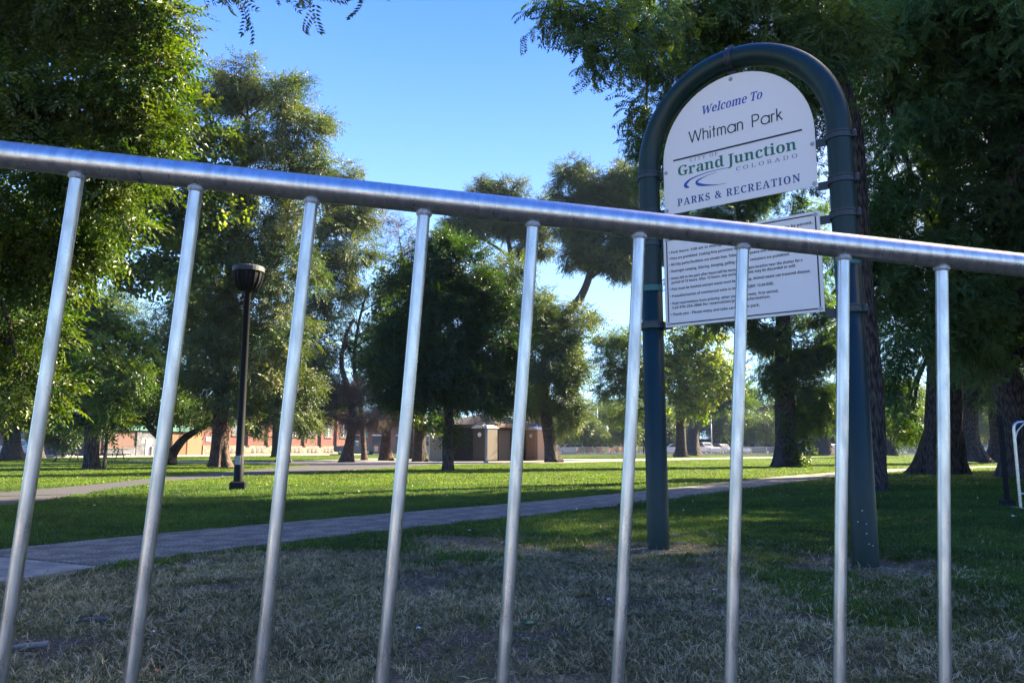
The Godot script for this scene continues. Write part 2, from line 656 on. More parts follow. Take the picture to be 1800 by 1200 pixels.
func materials() -> void:
	var W := Color(1, 1, 1)
	var fine := noise_tex(0.06, FastNoiseLite.TYPE_SIMPLEX, 3, 512, false, ramp([[0.0, Color(0.55, 0.55, 0.55)], [1.0, W]]))
	var bark_n := noise_tex(0.02, FastNoiseLite.TYPE_SIMPLEX, 8, 512, false, ramp([[0.25, Color(0.3, 0.28, 0.27)], [0.55, Color(0.75, 0.72, 0.7)], [0.8, W]]), 5)
	var bark_h := noise_tex(0.02, FastNoiseLite.TYPE_SIMPLEX, 8, 512, false, null, 5)
	var cell := noise_tex(0.09, FastNoiseLite.TYPE_CELLULAR, 2, 512, false, ramp([[0.0, Color(0.3, 0.3, 0.32)], [0.5, Color(0.7, 0.7, 0.7)], [1.0, W]]), 2)
	var soft := noise_tex(0.008, FastNoiseLite.TYPE_SIMPLEX, 12, 512, false, ramp([[0.1, Color(0.7, 0.7, 0.7)], [0.9, W]]), 5)
	mat("bark", lin(0.12, 0.095, 0.075), 0.95, 0, bark_n, Vector3(1.6, 0.28, 1.6), bark_h, 4.0)
	mat("bark_red", lin(0.16, 0.1, 0.075), 0.95, 0, bark_n, Vector3(1.8, 0.3, 1.8), bark_h, 3.0)
	mat("bark_dark", lin(0.11, 0.09, 0.075), 0.95, 0, bark_n, Vector3(1.8, 0.3, 1.8), bark_h, 8.0)
	mat("dead_twig", lin(0.13, 0.095, 0.07), 0.95)
	leaf_mat("leaf", Color(0.95, 1.0, 0.35))
	leaf_mat("leaf_olive", Color(0.8, 0.85, 0.4), 0.55)
	leaf_mat("blade", Color(0.95, 1.0, 0.4), 0.6)
	leaf_mat("straw", Color(0.3, 0.28, 0.2), 0.8)
	# ground: tint comes with the sheet (grass, thin grass, dirt), the noise adds grain
	var gm := mat("earth", W, 1.0, 0, cell, Vector3(1.3, 1.3, 1.3), fine, 1.2)
	gm.vertex_color_use_as_albedo = true
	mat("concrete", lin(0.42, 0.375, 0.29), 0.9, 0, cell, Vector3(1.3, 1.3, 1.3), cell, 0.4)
	# stains over the speckle of the concrete
	M.concrete.detail_enabled = true
	M.concrete.detail_blend_mode = BaseMaterial3D.BLEND_MODE_MUL
	M.concrete.detail_albedo = noise_tex(0.004, FastNoiseLite.TYPE_SIMPLEX, 44, 512, false, ramp([[0.25, Color(0.74, 0.74, 0.72)], [0.5, Color(0.9, 0.9, 0.9)], [0.75, W]]), 5)
	M.concrete.detail_uv_layer = BaseMaterial3D.DETAIL_UV_1
	mat("bright_concrete", lin(0.55, 0.52, 0.47), 0.9, 0, soft, Vector3(0.5, 0.5, 0.5))
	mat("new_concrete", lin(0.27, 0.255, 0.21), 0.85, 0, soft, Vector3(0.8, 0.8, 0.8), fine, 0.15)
	mat("asphalt", lin(0.075, 0.07, 0.07), 0.95, 0, cell, Vector3(1.1, 1.1, 1.1), cell, 0.5)
	mat("pale_road", lin(0.3, 0.26, 0.22), 0.95, 0, soft, Vector3(0.1, 0.1, 0.1))
	mat("kerb", lin(0.38, 0.36, 0.33), 0.9, 0, soft, Vector3(0.5, 0.5, 0.5))
	# galvanised steel: mottled zinc
	var zinc := noise_tex(0.012, FastNoiseLite.TYPE_SIMPLEX, 21, 512, false, ramp([[0.2, Color(0.86, 0.87, 0.88)], [0.5, Color(0.94, 0.94, 0.95)], [0.8, W]]), 5)
	var zr := noise_tex(0.012, FastNoiseLite.TYPE_SIMPLEX, 22, 512, false, ramp([[0.2, Color(0.26, 0.26, 0.26)], [0.8, Color(0.36, 0.36, 0.36)]]), 5)
	var zm := mat("zinc", lin(0.62, 0.6, 0.56), 1.0, 0.94, zinc, Vector3(9, 2.0, 9))
	zm.roughness_texture = zr
	mat("weld", lin(0.5, 0.5, 0.5), 0.5, 0.8, zinc, Vector3(20, 20, 20), fine, 0.2)
	mat("zinc_far", lin(0.36, 0.37, 0.38), 0.5, 0.6)
	# the sign
	var gp := mat("green_paint", lin(0.005, 0.024, 0.021), 0.42, 0, zinc, Vector3(1.2, 0.6, 1.2))
	gp.metallic_specular = 0.4
	mat("green_band", lin(0.015, 0.1, 0.085), 0.5)
	mat("black_clamp", lin(0.012, 0.02, 0.025), 0.45)
	mat("panel_white", lin(0.72, 0.66, 0.6), 0.5)
	mat("panel_edge", lin(0.6, 0.6, 0.6), 0.6)
	mat("ink_blue", lin(0.02, 0.06, 0.3), 0.5)
	mat("ink_navy", lin(0.02, 0.045, 0.18), 0.5)
	mat("ink_black", lin(0.012, 0.012, 0.016), 0.5)
	mat("ink_green", lin(0.005, 0.13, 0.07), 0.5)
	mat("ink_grey", lin(0.12, 0.14, 0.22), 0.5)
	mat("bolt", lin(0.35, 0.35, 0.36), 0.4, 0.9)
	mat("chip", lin(0.5, 0.5, 0.5), 0.8)
	mat("black_paint", lin(0.008, 0.009, 0.011), 0.6).metallic_specular = 0.3
	mat("lamp_grey", lin(0.045, 0.05, 0.055), 0.6)
	mat("paper", lin(0.3, 0.3, 0.28), 0.8)
	# buildings
	mat("brick_red", lin(0.2, 0.08, 0.06), 0.95, 0, fine, Vector3(1.5, 4, 1.5))
	mat("brick_pink", lin(0.2, 0.115, 0.095), 0.95, 0, fine, Vector3(1.5, 4, 1.5))
	mat("brick_orange", lin(0.26, 0.14, 0.07), 0.95, 0, fine, Vector3(0.7, 2.5, 0.7))
	mat("brick_brown", lin(0.08, 0.045, 0.033), 0.95, 0, fine, Vector3(2, 6, 2))
	mat("mortar", lin(0.2, 0.16, 0.14), 0.95)
	mat("stone", lin(0.27, 0.2, 0.14), 0.95, 0, soft, Vector3(0.3, 0.3, 0.3))
	mat("wood_door", lin(0.34, 0.18, 0.08), 0.8, 0, fine, Vector3(0.4, 3, 0.4))
	mat("grey_wall", lin(0.13, 0.135, 0.15), 0.9, 0, soft, Vector3(0.2, 0.2, 0.2))
	mat("white_paint", lin(0.75, 0.75, 0.75), 0.5)
	mat("sign_green", lin(0.03, 0.13, 0.1), 0.6)
	mat("dark_glass", lin(0.02, 0.022, 0.026), 0.1)
	mat("window_grey", lin(0.1, 0.11, 0.12), 0.3)
	mat("shingle", lin(0.06, 0.05, 0.048), 0.95, 0, fine, Vector3(1, 2, 1))
	mat("fascia", lin(0.12, 0.08, 0.055), 0.9)
	mat("dark_door", lin(0.02, 0.018, 0.018), 0.8)
	mat("rest_door", lin(0.05, 0.034, 0.03), 0.8)
	mat("shed_metal", lin(0.55, 0.47, 0.36), 0.6)
	mat("tan_plastic", lin(0.06, 0.043, 0.027), 0.6)
	mat("orange_plastic", lin(0.42, 0.24, 0.14), 0.6)
	mat("roof_plastic", lin(0.6, 0.6, 0.6), 0.6)
	mat("galv_pole", lin(0.3, 0.3, 0.29), 0.5, 0.5)
	mat("tyre", lin(0.015, 0.015, 0.015), 0.9)
	mat("rim", lin(0.4, 0.4, 0.42), 0.35, 0.8)
	for c in [["car_white", 0.36, 0.36, 0.37], ["car_silver", 0.22, 0.23, 0.25], ["car_dark", 0.02, 0.024, 0.035], ["car_blue", 0.03, 0.05, 0.11]]:
		var m := mat(c[0], lin(c[1], c[2], c[3]), 0.3)
		m.clearcoat_enabled = true
		m.clearcoat = 0.8
		m.clearcoat_roughness = 0.05
	mat("tail_red", lin(0.4, 0.01, 0.01), 0.3)
	mat("head_clear", lin(0.7, 0.7, 0.7), 0.15)
	mat("globe_white", lin(0.8, 0.8, 0.78), 0.4)
	mat("banner", lin(0.12, 0.45, 0.35), 0.8)
	mat("table_brown", lin(0.08, 0.06, 0.05), 0.8)
	mat("stick", lin(0.32, 0.28, 0.23), 0.9, 0, fine, Vector3(6, 1, 6))
	mat("slate", lin(0.06, 0.062, 0.065), 0.8)
	mat("leaf_orange", lin(0.3, 0.1, 0.03), 0.7)
	mat("green_glass", lin(0.01, 0.08, 0.03), 0.2)
	mat("litter", lin(0.65, 0.65, 0.63), 0.7)
	mat("bird", lin(0.02, 0.02, 0.022), 0.7)

# how dry and how bare the lawn is at (x, z), 0 to 1
func walk_side(x: float, z: float) -> float:
	# metres towards the camera from the near edge of the walk (negative beyond it)
	return (x * 0.78 + z * 0.63) + 5.7

func dryness(x: float, z: float) -> float:
	var n := lump.get_noise_2d(x * 9.0, z * 9.0)
	var m := lump.get_noise_2d(x * 30.0 + 90.0, z * 30.0)
	var d := smoothstep(-7.4, -5.9, z + n * 1.6) * smoothstep(0.15, 0.9, walk_side(x, z) + 0.4 * n)
	d *= 1.0 - 0.65 * smoothstep(1.5, 2.6, x + n * 0.8) * smoothstep(-2.5, -4.2, z)
	# trodden earth round the feet of the sign
	for p in [Vector2(1.11, -5.97), Vector2(2.28, -5.09)]:
		var q := Vector2((x - p.x) * 0.85, z - p.y)
		d = maxf(d, 1.05 - smoothstep(0.35, 0.85, q.length() + m * 0.25))
	return clampf(d, 0, 1)

func bare(x: float, z: float) -> float:
	var n := lump.get_noise_2d(x * 14.0 - 40.0, z * 14.0) + 0.5 * lump.get_noise_2d(x * 80.0, z * 80.0 + 30.0)
	var b := smoothstep(0.0, 0.42, n) * dryness(x, z)
	for p in [Vector2(1.2, -5.97), Vector2(2.4, -5.12)]:
		var q := Vector2((x - p.x) * 0.8, z - p.y)
		b = maxf(b, 1.0 - smoothstep(0.25, 0.6, q.length() + n * 0.3))
	return clampf(b, 0, 1)

func rise(x: float, z: float) -> float:
	if z > 2 or z < -34 or absf(x) > 24:
		return 0.0
	return 0.012 * lump.get_noise_2d(x * 16.0, z * 16.0) + 0.008 * lump.get_noise_2d(x * 70.0, z * 70.0)

func ground() -> void:
	var st := stool()
	st.set_smooth_group(1)
	var xs := []
	var zs := []
	for v in [-500.0, -200.0, -100.0, -60.0, -40.0, -30.0]:
		xs.append(v)
	var x := -24.0
	while x < -5.0:
		xs.append(x)
		x += 0.9
	while x < 5.0:
		xs.append(x)
		x += 0.11
	while x <= 24.0:
		xs.append(x)
		x += 0.9
	for v in [30.0, 40.0, 60.0, 100.0, 200.0, 500.0]:
		xs.append(v)
	for v in [-900.0, -400.0, -200.0, -120.0, -90.0, -70.0, -55.0, -45.0, -38.0]:
		zs.append(v)
	var z := -34.0
	while z < -10.0:
		zs.append(z)
		z += 0.8
	while z < -1.6:
		zs.append(z)
		z += 0.11
	for v in [-1.0, 0.0, 1.5, 4.0, 10.0, 40.0, 200.0]:
		zs.append(v)
	var pts := []
	var cols := []
	for zz in zs:
		var row := []
		var crow := []
		for xx in xs:
			row.append(Vector3(xx, rise(xx, zz), zz))
			var d := dryness(xx, zz)
			var b := bare(xx, zz)
			var n := 0.8 + 0.4 * lump.get_noise_2d(xx * 6.0, zz * 6.0)
			var c := Color(0.045, 0.1, 0.015) * n
			c = c.lerp(Color(0.22, 0.18, 0.09) * n, d * 0.85)
			c = c.lerp(Color(0.2, 0.145, 0.09) * n, b)
			crow.append(c)
		pts.append(row)
		cols.append(crow)
	for i in zs.size() - 1:
		for k in xs.size() - 1:
			for q in [[i, k], [i, k + 1], [i + 1, k + 1], [i, k], [i + 1, k + 1], [i + 1, k]]:
				st.set_color(cols[q[0]][q[1]])
				st.add_vertex(pts[q[0]][q[1]])
	st.index()
	st.generate_normals()
	setting("ground", st, M.earth)

var walk_line := []
var walk_poly := PackedVector2Array()
var path_poly := PackedVector2Array([Vector2(-7.4, -5.5), Vector2(-6.62, -10.1), Vector2(-6.8, -12.0), Vector2(-7.15, -13.3), Vector2(-7.9, -17.6), Vector2(-7.4, -21.6), Vector2(-6.0, -26.6), Vector2(-4.6, -31.4), Vector2(-4.0, -37.9), Vector2(-9.5, -36.9), Vector2(-9.5, -28.8), Vector2(-9.3, -20.0), Vector2(-8.85, -16.5), Vector2(-8.8, -13.5), Vector2(-9.6, -5.5)])
var plaza_poly := PackedVector2Array([Vector2(-24.0, -47.0), Vector2(-13.0, -40.5), Vector2(-9.5, -36.9), Vector2(-4.0, -37.9), Vector2(3.0, -43.0), Vector2(12.0, -55.0), Vector2(30.0, -75.0), Vector2(27.0, -78.0), Vector2(8.0, -60.0), Vector2(3.0, -63.0), Vector2(-12.0, -64.0), Vector2(-14.0, -46.0), Vector2(-24.0, -50.0)])

func paths() -> void:
	# the concrete walk, slab by slab
	var mid := [Vector2(-4.3, -2.4), Vector2(-3.9, -3.6), Vector2(-3.15, -5.43), Vector2(-2.13, -7.0), Vector2(-1.35, -8.0), Vector2(0.0, -9.62), Vector2(1.65, -11.75), Vector2(3.75, -14.75), Vector2(6.4, -18.7), Vector2(9.2, -22.6), Vector2(13.0, -27.0), Vector2(18.0, -31.5), Vector2(26, -37)]
	var dense := []
	for i in mid.size() - 1:
		for k in 12:
			dense.append(mid[i].cubic_interpolate(mid[i + 1], mid[maxi(i - 1, 0)], mid[mini(i + 2, mid.size() - 1)], k / 12.0))
	walk_line = dense
	var left := []
	var right := []
	for i in dense.size():
		var t: Vector2 = (dense[mini(i + 1, dense.size() - 1)] - dense[maxi(i - 1, 0)]).normalized()
		var n := Vector2(-t.y, t.x)
		var w := 0.69 + 0.02 * lump.get_noise_1d(i * 5.0)
		left.append(dense[i] + n * w)
		right.append(dense[i] - n * w)
	var rr := right.duplicate()
	rr.reverse()
	walk_poly = PackedVector2Array(left + rr)
	var walk := Node3D.new()
	walk.name = "path"
	walk.set_meta("kind", "structure")
	add_child(walk, true)
	var from := 0
	var run := 0.0
	var first := true
	var cut := 0
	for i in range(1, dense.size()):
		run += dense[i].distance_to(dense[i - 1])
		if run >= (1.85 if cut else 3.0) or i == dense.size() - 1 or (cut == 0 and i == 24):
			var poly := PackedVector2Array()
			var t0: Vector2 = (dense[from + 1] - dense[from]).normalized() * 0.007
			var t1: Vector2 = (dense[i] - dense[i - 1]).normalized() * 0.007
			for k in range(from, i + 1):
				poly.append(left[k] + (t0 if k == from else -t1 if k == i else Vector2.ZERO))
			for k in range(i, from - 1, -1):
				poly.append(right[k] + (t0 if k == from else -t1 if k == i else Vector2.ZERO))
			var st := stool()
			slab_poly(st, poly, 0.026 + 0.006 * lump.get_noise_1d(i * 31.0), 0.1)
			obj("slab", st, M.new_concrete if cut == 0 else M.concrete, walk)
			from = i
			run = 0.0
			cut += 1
	var st2 := stool()
	slab_poly(st2, path_poly, 0.022, 0.08)
	setting("asphalt_path", st2, M.asphalt)
	# the sunny street and pavement behind the camera
	var back := stool()
	slab_poly(back, PackedVector2Array([Vector2(-60, 1.2), Vector2(60, 1.2), Vector2(60, 4.0), Vector2(-60, 4.0)]), 0.03, 0.1)
	setting("pavement", back, M.bright_concrete)
	back = stool()
	slab_poly(back, PackedVector2Array([Vector2(-90, 4.1), Vector2(90, 4.1), Vector2(90, 17), Vector2(-90, 17)]), 0.01, 0.05)
	setting("road", back, M.pale_road)
	back = stool()
	slab_poly(back, PackedVector2Array([Vector2(-90, 17.1), Vector2(90, 17.1), Vector2(90, 40), Vector2(-90, 40)]), 0.12, 0.15)
	setting("pavement", back, M.bright_concrete)
	var st3 := stool()
	slab_poly(st3, plaza_poly, 0.03, 0.09)
	setting("plaza", st3, M.pale_road)

# ---------------------------------------------------------------- trees of the park
func trees_left() -> void:
	var green := Color(0.045, 0.1, 0.015)
	var lime := Color(0.2, 0.24, 0.02)
	tree("elm_tree", "big leafy elm overhanging the left edge, nearest tree on the left, with sunlit leaves",
		[Vector3(-9.6, 0, -9.5), Vector3(-9.5, 2.2, -9.6), Vector3(-9.2, 4.5, -9.9), Vector3(-8.6, 7.0, -10.4), Vector3(-8.0, 10, -10.8)], [0.42, 0.36, 0.32, 0.26, 0.15],
		[[Vector3(-8.40, 7.33, -11.00), 1.31, 1.05], [Vector3(-7.25, 7.15, -11.00), 1.13, 0.79], [Vector3(-6.30, 7.33, -11.00), 0.96, 0.61],
		[Vector3(-5.64, 7.29, -11.00), 0.61, 0.39], [Vector3(-5.23, 7.10, -11.00), 0.35, 0.35], [Vector3(-7.39, 5.86, -11.00), 1.03, 0.77],
		[Vector3(-6.45, 5.86, -11.00), 0.86, 0.69], [Vector3(-5.87, 6.22, -11.00), 0.69, 0.52], [Vector3(-5.56, 5.41, -11.00), 0.51, 0.43],
		[Vector3(-7.11, 4.61, -11.00), 0.93, 0.76], [Vector3(-6.18, 4.61, -11.00), 0.76, 0.59], [Vector3(-8.78, 4.10, -12.00), 1.10, 1.10],
		[Vector3(-7.73, 3.63, -12.00), 0.82, 0.73], [Vector3(-8.56, 2.58, -13.00), 0.73, 0.68], [Vector3(-8.19, 1.70, -13.00), 0.48, 0.48],
		[Vector3(-9.43, 2.58, -13.00), 0.88, 0.88], [Vector3(-5.42, 6.59, -11.00), 0.39, 0.22], [Vector3(-7.03, 3.91, -12.00), 0.55, 0.46]],
		{"leaf": "elm", "size": 0.95, "col": green * 0.85, "tint": lime * 0.75, "dense": 4.2, "vary": 0.7, "low": 0.25, "sides": 24})
	tree("maple_tree", "bushy tree with sunlit yellow leaves and a thick grey trunk, left of the forked tree",
		[Vector3(-16.01, 0.00, -29.61), Vector3(-16.12, 1.40, -29.60), Vector3(-16.54, 4.94, -29.80), Vector3(-16.76, 8.43, -30.00), Vector3(-16.22, 11.99, -30.00), Vector3(-15.21, 14.19, -30.00)], [0.27, 0.25, 0.23, 0.2, 0.13, 0.07],
		[[Vector3(-13.34, 14.31, -30.00), 1.40, 1.05], [Vector3(-14.64, 12.72, -30.00), 2.09, 1.39], [Vector3(-12.21, 12.96, -30.00), 1.05, 1.16],
		[Vector3(-16.64, 11.51, -30.00), 2.08, 1.62], [Vector3(-14.47, 10.07, -30.00), 2.07, 1.61], [Vector3(-12.65, 10.31, -30.00), 1.38, 1.38],
		[Vector3(-17.36, 8.89, -30.00), 2.06, 1.60], [Vector3(-15.01, 7.96, -30.00), 1.59, 1.02], [Vector3(-13.19, 7.96, -30.00), 1.14, 1.14],
		[Vector3(-17.84, 6.34, -30.00), 1.81, 1.35], [Vector3(-16.16, 4.97, -30.00), 1.35, 1.12], [Vector3(-14.53, 4.07, -30.00), 0.89, 1.34],
		[Vector3(-15.56, 2.95, -30.00), 1.11, 0.89], [Vector3(-17.62, 3.62, -30.00), 1.56, 1.23], [Vector3(-16.83, 2.07, -30.00), 1.33, 0.55],
		[Vector3(-14.77, 2.73, -30.00), 1.00, 0.67]],
		{"leaf": "broad", "size": 1.25, "col": green, "tint": lime, "dense": 3.0, "vary": 1.0, "flare": 0.4, "sides": 24})
	tree("young_tree", "slender young tree just in front of the thick grey trunk of the yellow leaved tree",
		[Vector3(-14.70, 0.00, -28.01), Vector3(-14.68, 0.95, -28.00), Vector3(-14.69, 2.18, -28.00), Vector3(-14.71, 3.64, -28.00)], [0.07, 0.06, 0.05, 0.03],
		[[Vector3(-14.72, 2.60, -28.00), 0.73, 0.62], [Vector3(-14.44, 1.67, -28.00), 0.45, 0.62], [Vector3(-14.26, 3.43, -28.00), 0.83, 0.83],
		[Vector3(-15.00, 3.64, -28.00), 0.63, 0.63]],
		{"leaf": "elm", "size": 1.3, "col": green, "tint": lime * 0.8, "dense": 3.4})
	tree("locust_tree", "tall rounded locust tree behind the black lamp post, highest crown left of the open sky",
		[Vector3(-12.19, 0.00, -32.37), Vector3(-12.23, 1.46, -32.40), Vector3(-12.21, 4.82, -32.40), Vector3(-12.15, 8.28, -32.40), Vector3(-11.85, 12.11, -32.40), Vector3(-11.75, 15.26, -32.40)], [0.36, 0.33, 0.3, 0.26, 0.19, 0.1],
		[[Vector3(-11.82, 16.93, -32.00), 1.13, 1.01], [Vector3(-12.91, 16.14, -32.00), 1.13, 0.75], [Vector3(-10.26, 15.87, -32.00), 1.38, 1.00],
		[Vector3(-9.21, 14.56, -32.00), 1.12, 1.00], [Vector3(-8.78, 13.00, -32.00), 0.69, 0.99], [Vector3(-10.68, 14.03, -32.00), 1.37, 1.12],
		[Vector3(-13.79, 16.27, -32.00), 0.88, 0.63], [Vector3(-9.86, 12.23, -32.00), 1.11, 0.99], [Vector3(-11.58, 11.97, -32.00), 1.23, 1.23],
		[Vector3(-9.30, 10.44, -32.00), 0.98, 0.98], [Vector3(-10.98, 9.69, -32.00), 1.46, 1.22], [Vector3(-12.43, 9.44, -32.00), 1.22, 1.22],
		[Vector3(-9.70, 8.19, -32.00), 1.33, 1.21], [Vector3(-11.33, 6.96, -32.00), 1.69, 1.21], [Vector3(-12.74, 6.22, -32.00), 1.44, 1.20],
		[Vector3(-9.59, 5.74, -32.00), 1.44, 1.20], [Vector3(-10.98, 4.53, -32.00), 1.67, 1.19], [Vector3(-12.86, 4.05, -32.00), 1.19, 0.95],
		[Vector3(-9.73, 3.34, -32.00), 1.42, 0.95], [Vector3(-11.83, 2.62, -32.00), 1.42, 0.66], [Vector3(-8.97, 2.15, -32.00), 0.94, 0.59]],
		{"leaf": "elm", "leafmat": "leaf_olive", "size": 1.25, "col": Color(0.05, 0.085, 0.025), "tint": Color(0.2, 0.2, 0.06), "dense": 3.3, "droop": 0.45, "flare": 0.7, "sides": 28, "low": 0.35, "bark": "bark_red"})
	tree("olive_locust_tree", "pale olive locust tree right of the tall rounded one, edge against the sky",
		[Vector3(-13.27, 0.03, -45.00), Vector3(-13.33, 3.72, -45.00), Vector3(-12.85, 8.45, -45.00), Vector3(-11.65, 12.97, -45.00)], [0.35, 0.3, 0.24, 0.14],
		[[Vector3(-10.75, 16.89, -45.00), 1.39, 1.04], [Vector3(-9.66, 15.09, -45.00), 1.31, 1.38], [Vector3(-11.37, 14.74, -45.00), 1.38, 1.38],
		[Vector3(-8.94, 14.03, -45.00), 0.69, 1.38], [Vector3(-9.93, 12.61, -45.00), 1.54, 1.37], [Vector3(-11.61, 11.91, -45.00), 1.37, 1.37],
		[Vector3(-10.52, 9.83, -45.00), 1.36, 1.36], [Vector3(-12.18, 8.79, -45.00), 1.35, 1.35], [Vector3(-11.43, 6.74, -45.00), 1.51, 1.35],
		[Vector3(-12.36, 4.72, -45.00), 1.34, 1.34], [Vector3(-11.01, 4.05, -45.00), 1.17, 1.17], [Vector3(-11.78, 2.56, -45.00), 1.16, 0.60]],
		{"leaf": "elm", "leafmat": "leaf_olive", "size": 1.6, "col": Color(0.06, 0.09, 0.028), "tint": Color(0.22, 0.21, 0.07), "dense": 3.2, "droop": 0.45, "low": 0.35})
	tree("forked_tree", "low dark tree forked in a wide V before the orange brick wall",
		[Vector3(-16.31, 0.00, -36.98), Vector3(-16.27, 0.62, -36.50), Vector3(-16.36, 1.15, -36.20), Vector3(-16.92, 1.80, -36.00), Vector3(-17.41, 2.38, -36.00)], [0.3, 0.23, 0.18, 0.14, 0.08],
		[[Vector3(-17.68, 2.46, -36.00), 1.33, 0.53], [Vector3(-16.48, 2.46, -36.00), 1.06, 0.58], [Vector3(-18.25, 2.99, -36.00), 1.07, 0.67],
		[Vector3(-14.89, 2.46, -36.00), 1.33, 0.58], [Vector3(-13.94, 2.20, -36.00), 0.80, 0.37], [Vector3(-15.98, 2.91, -36.00), 0.80, 0.67]],
		{"leaf": "elm", "size": 1.5, "bark": "bark_dark", "col": green * 0.9, "dense": 3.4, "low": 0.8, "flare": 0.3,
		"fork": [Vector3(-16.21, 0.16, -36.80), Vector3(-16.10, 0.56, -36.80), Vector3(-15.55, 1.23, -36.60), Vector3(-14.95, 1.63, -36.60), Vector3(-14.35, 2.03, -36.60)]})
	tree("low_tree", "small flat crowned tree in front of the far left barriers",
		[Vector3(-40.51, 0.09, -70.00), Vector3(-40.58, 1.00, -70.00), Vector3(-40.64, 1.67, -70.00)], [0.12, 0.1, 0.08],
		[[Vector3(-41.43, 1.87, -70.00), 1.96, 0.72], [Vector3(-39.63, 1.87, -70.00), 1.96, 0.77], [Vector3(-40.61, 2.54, -70.00), 2.06, 0.62]],
		{"leaf": "elm", "size": 2.2, "col": green * 0.7, "dense": 4.0, "low": 0.8})
	tree("shady_elm_tree", "shaded elm filling the gap behind the leaning forked tree",
		[Vector3(-27.61, 0.03, -62.00), Vector3(-27.61, 3.01, -62.00), Vector3(-25.96, 7.61, -62.00), Vector3(-26.37, 12.30, -62.00)], [0.5, 0.42, 0.34, 0.15],
		[[Vector3(-28.29, 9.48, -62.00), 2.32, 2.09], [Vector3(-25.62, 11.36, -62.00), 2.33, 2.10], [Vector3(-27.63, 6.22, -62.00), 2.30, 1.84],
		[Vector3(-24.91, 7.15, -62.00), 2.31, 2.08], [Vector3(-26.11, 3.93, -62.00), 2.29, 1.15], [Vector3(-28.86, 3.93, -62.00), 1.83, 1.01],
		[Vector3(-23.19, 9.48, -62.00), 1.86, 2.09], [Vector3(-22.08, 5.76, -62.00), 1.84, 1.84], [Vector3(-26.74, 14.69, -62.00), 2.35, 2.11],
		[Vector3(-22.88, 3.47, -62.00), 1.83, 0.92]],
		{"leaf": "elm", "size": 2.0, "bark": "bark_dark", "col": green * 0.8, "tint": lime * 0.8, "dense": 3.2})
	tree("background_elm_tree", "dark elm behind the bushy tree at the left",
		[Vector3(-40.52, 0.13, -66.00), Vector3(-40.49, 3.16, -66.00), Vector3(-40.32, 8.05, -66.00), Vector3(-40.49, 13.05, -66.00)], [0.5, 0.42, 0.34, 0.15],
		[[Vector3(-42.73, 13.05, -66.00), 2.98, 2.48], [Vector3(-39.17, 12.04, -66.00), 2.97, 2.48], [Vector3(-41.34, 8.55, -66.00), 2.95, 2.21],
		[Vector3(-37.37, 8.05, -66.00), 2.46, 2.21], [Vector3(-39.62, 5.59, -66.00), 2.45, 1.71], [Vector3(-35.20, 12.04, -66.00), 2.48, 2.48],
		[Vector3(-33.40, 7.56, -66.00), 1.96, 2.21], [Vector3(-42.42, 4.13, -66.00), 2.44, 1.22]],
		{"leaf": "elm", "size": 2.0, "bark": "bark_dark", "col": green * 0.8, "tint": lime * 0.8, "dense": 3.2})
	tree("street_side_elm_tree", "elm with hanging sunlit foliage before the red brick wall, right of the lamp post",
		[Vector3(-21.79, 0.18, -72.00), Vector3(-21.93, 2.32, -72.00), Vector3(-21.88, 6.03, -72.00), Vector3(-21.54, 10.88, -72.00)], [0.45, 0.4, 0.34, 0.15],
		[[Vector3(-23.06, 8.72, -72.00), 2.41, 2.15], [Vector3(-20.36, 8.18, -72.00), 2.41, 2.14], [Vector3(-22.39, 5.50, -72.00), 2.40, 1.60],
		[Vector3(-19.19, 5.50, -72.00), 1.92, 1.60], [Vector3(-23.36, 3.38, -72.00), 1.59, 1.17], [Vector3(-20.71, 3.64, -72.00), 1.91, 1.27],
		[Vector3(-18.09, 4.44, -72.00), 1.38, 1.49], [Vector3(-25.08, 6.03, -72.00), 1.92, 1.92], [Vector3(-18.82, 2.59, -72.00), 1.06, 0.53],
		[Vector3(-24.38, 2.59, -72.00), 0.95, 0.53]],
		{"leaf": "elm", "size": 2.0, "bark": "bark_dark", "col": green, "tint": lime, "dense": 3.2})
	tree("dark_trunk_tree", "dark trunked tree at the far left in front of the white pickup",
		[Vector3(-32.22, 0.17, -50.00), Vector3(-32.30, 1.48, -50.00), Vector3(-32.43, 4.05, -50.00), Vector3(-32.47, 7.03, -50.00)], [0.55, 0.45, 0.38, 0.2],
		[[Vector3(-32.57, 4.05, -50.00), 2.22, 1.85], [Vector3(-32.03, 6.28, -50.00), 2.61, 2.23], [Vector3(-30.66, 3.31, -50.00), 1.29, 1.11],
		[Vector3(-33.66, 7.79, -50.00), 2.24, 2.24], [Vector3(-32.79, 2.39, -50.00), 1.29, 0.74]],
		{"leaf": "elm", "size": 1.8, "bark": "bark_dark", "col": green * 0.8, "dense": 3.6})
	tree("half_dead_tree", "leaning tree with dead brown lower branches in front of the dark pickup",
		[Vector3(-9.62, -0.00, -45.00), Vector3(-9.45, 1.08, -45.00), Vector3(-9.29, 2.39, -45.00), Vector3(-9.57, 4.05, -45.00), Vector3(-10.06, 5.73, -45.00), Vector3(-9.84, 7.42, -45.00), Vector3(-9.40, 8.45, -45.00)], [0.38, 0.27, 0.23, 0.18, 0.14, 0.1, 0.06],
		[[Vector3(-10.29, 2.56, -45.00), 1.26, 0.86], [Vector3(-8.96, 2.39, -45.00), 1.16, 0.83], [Vector3(-10.98, 3.22, -45.00), 0.73, 0.73],
		[Vector3(-8.66, 3.72, -45.00), 1.17, 1.00], [Vector3(-9.84, 4.05, -45.00), 1.00, 1.00], [Vector3(-8.12, 2.23, -45.00), 0.83, 0.50]],
		{"leaf": "twig", "size": 1.3, "bark": "bark_red", "dense": 2.6, "low": 0.2})
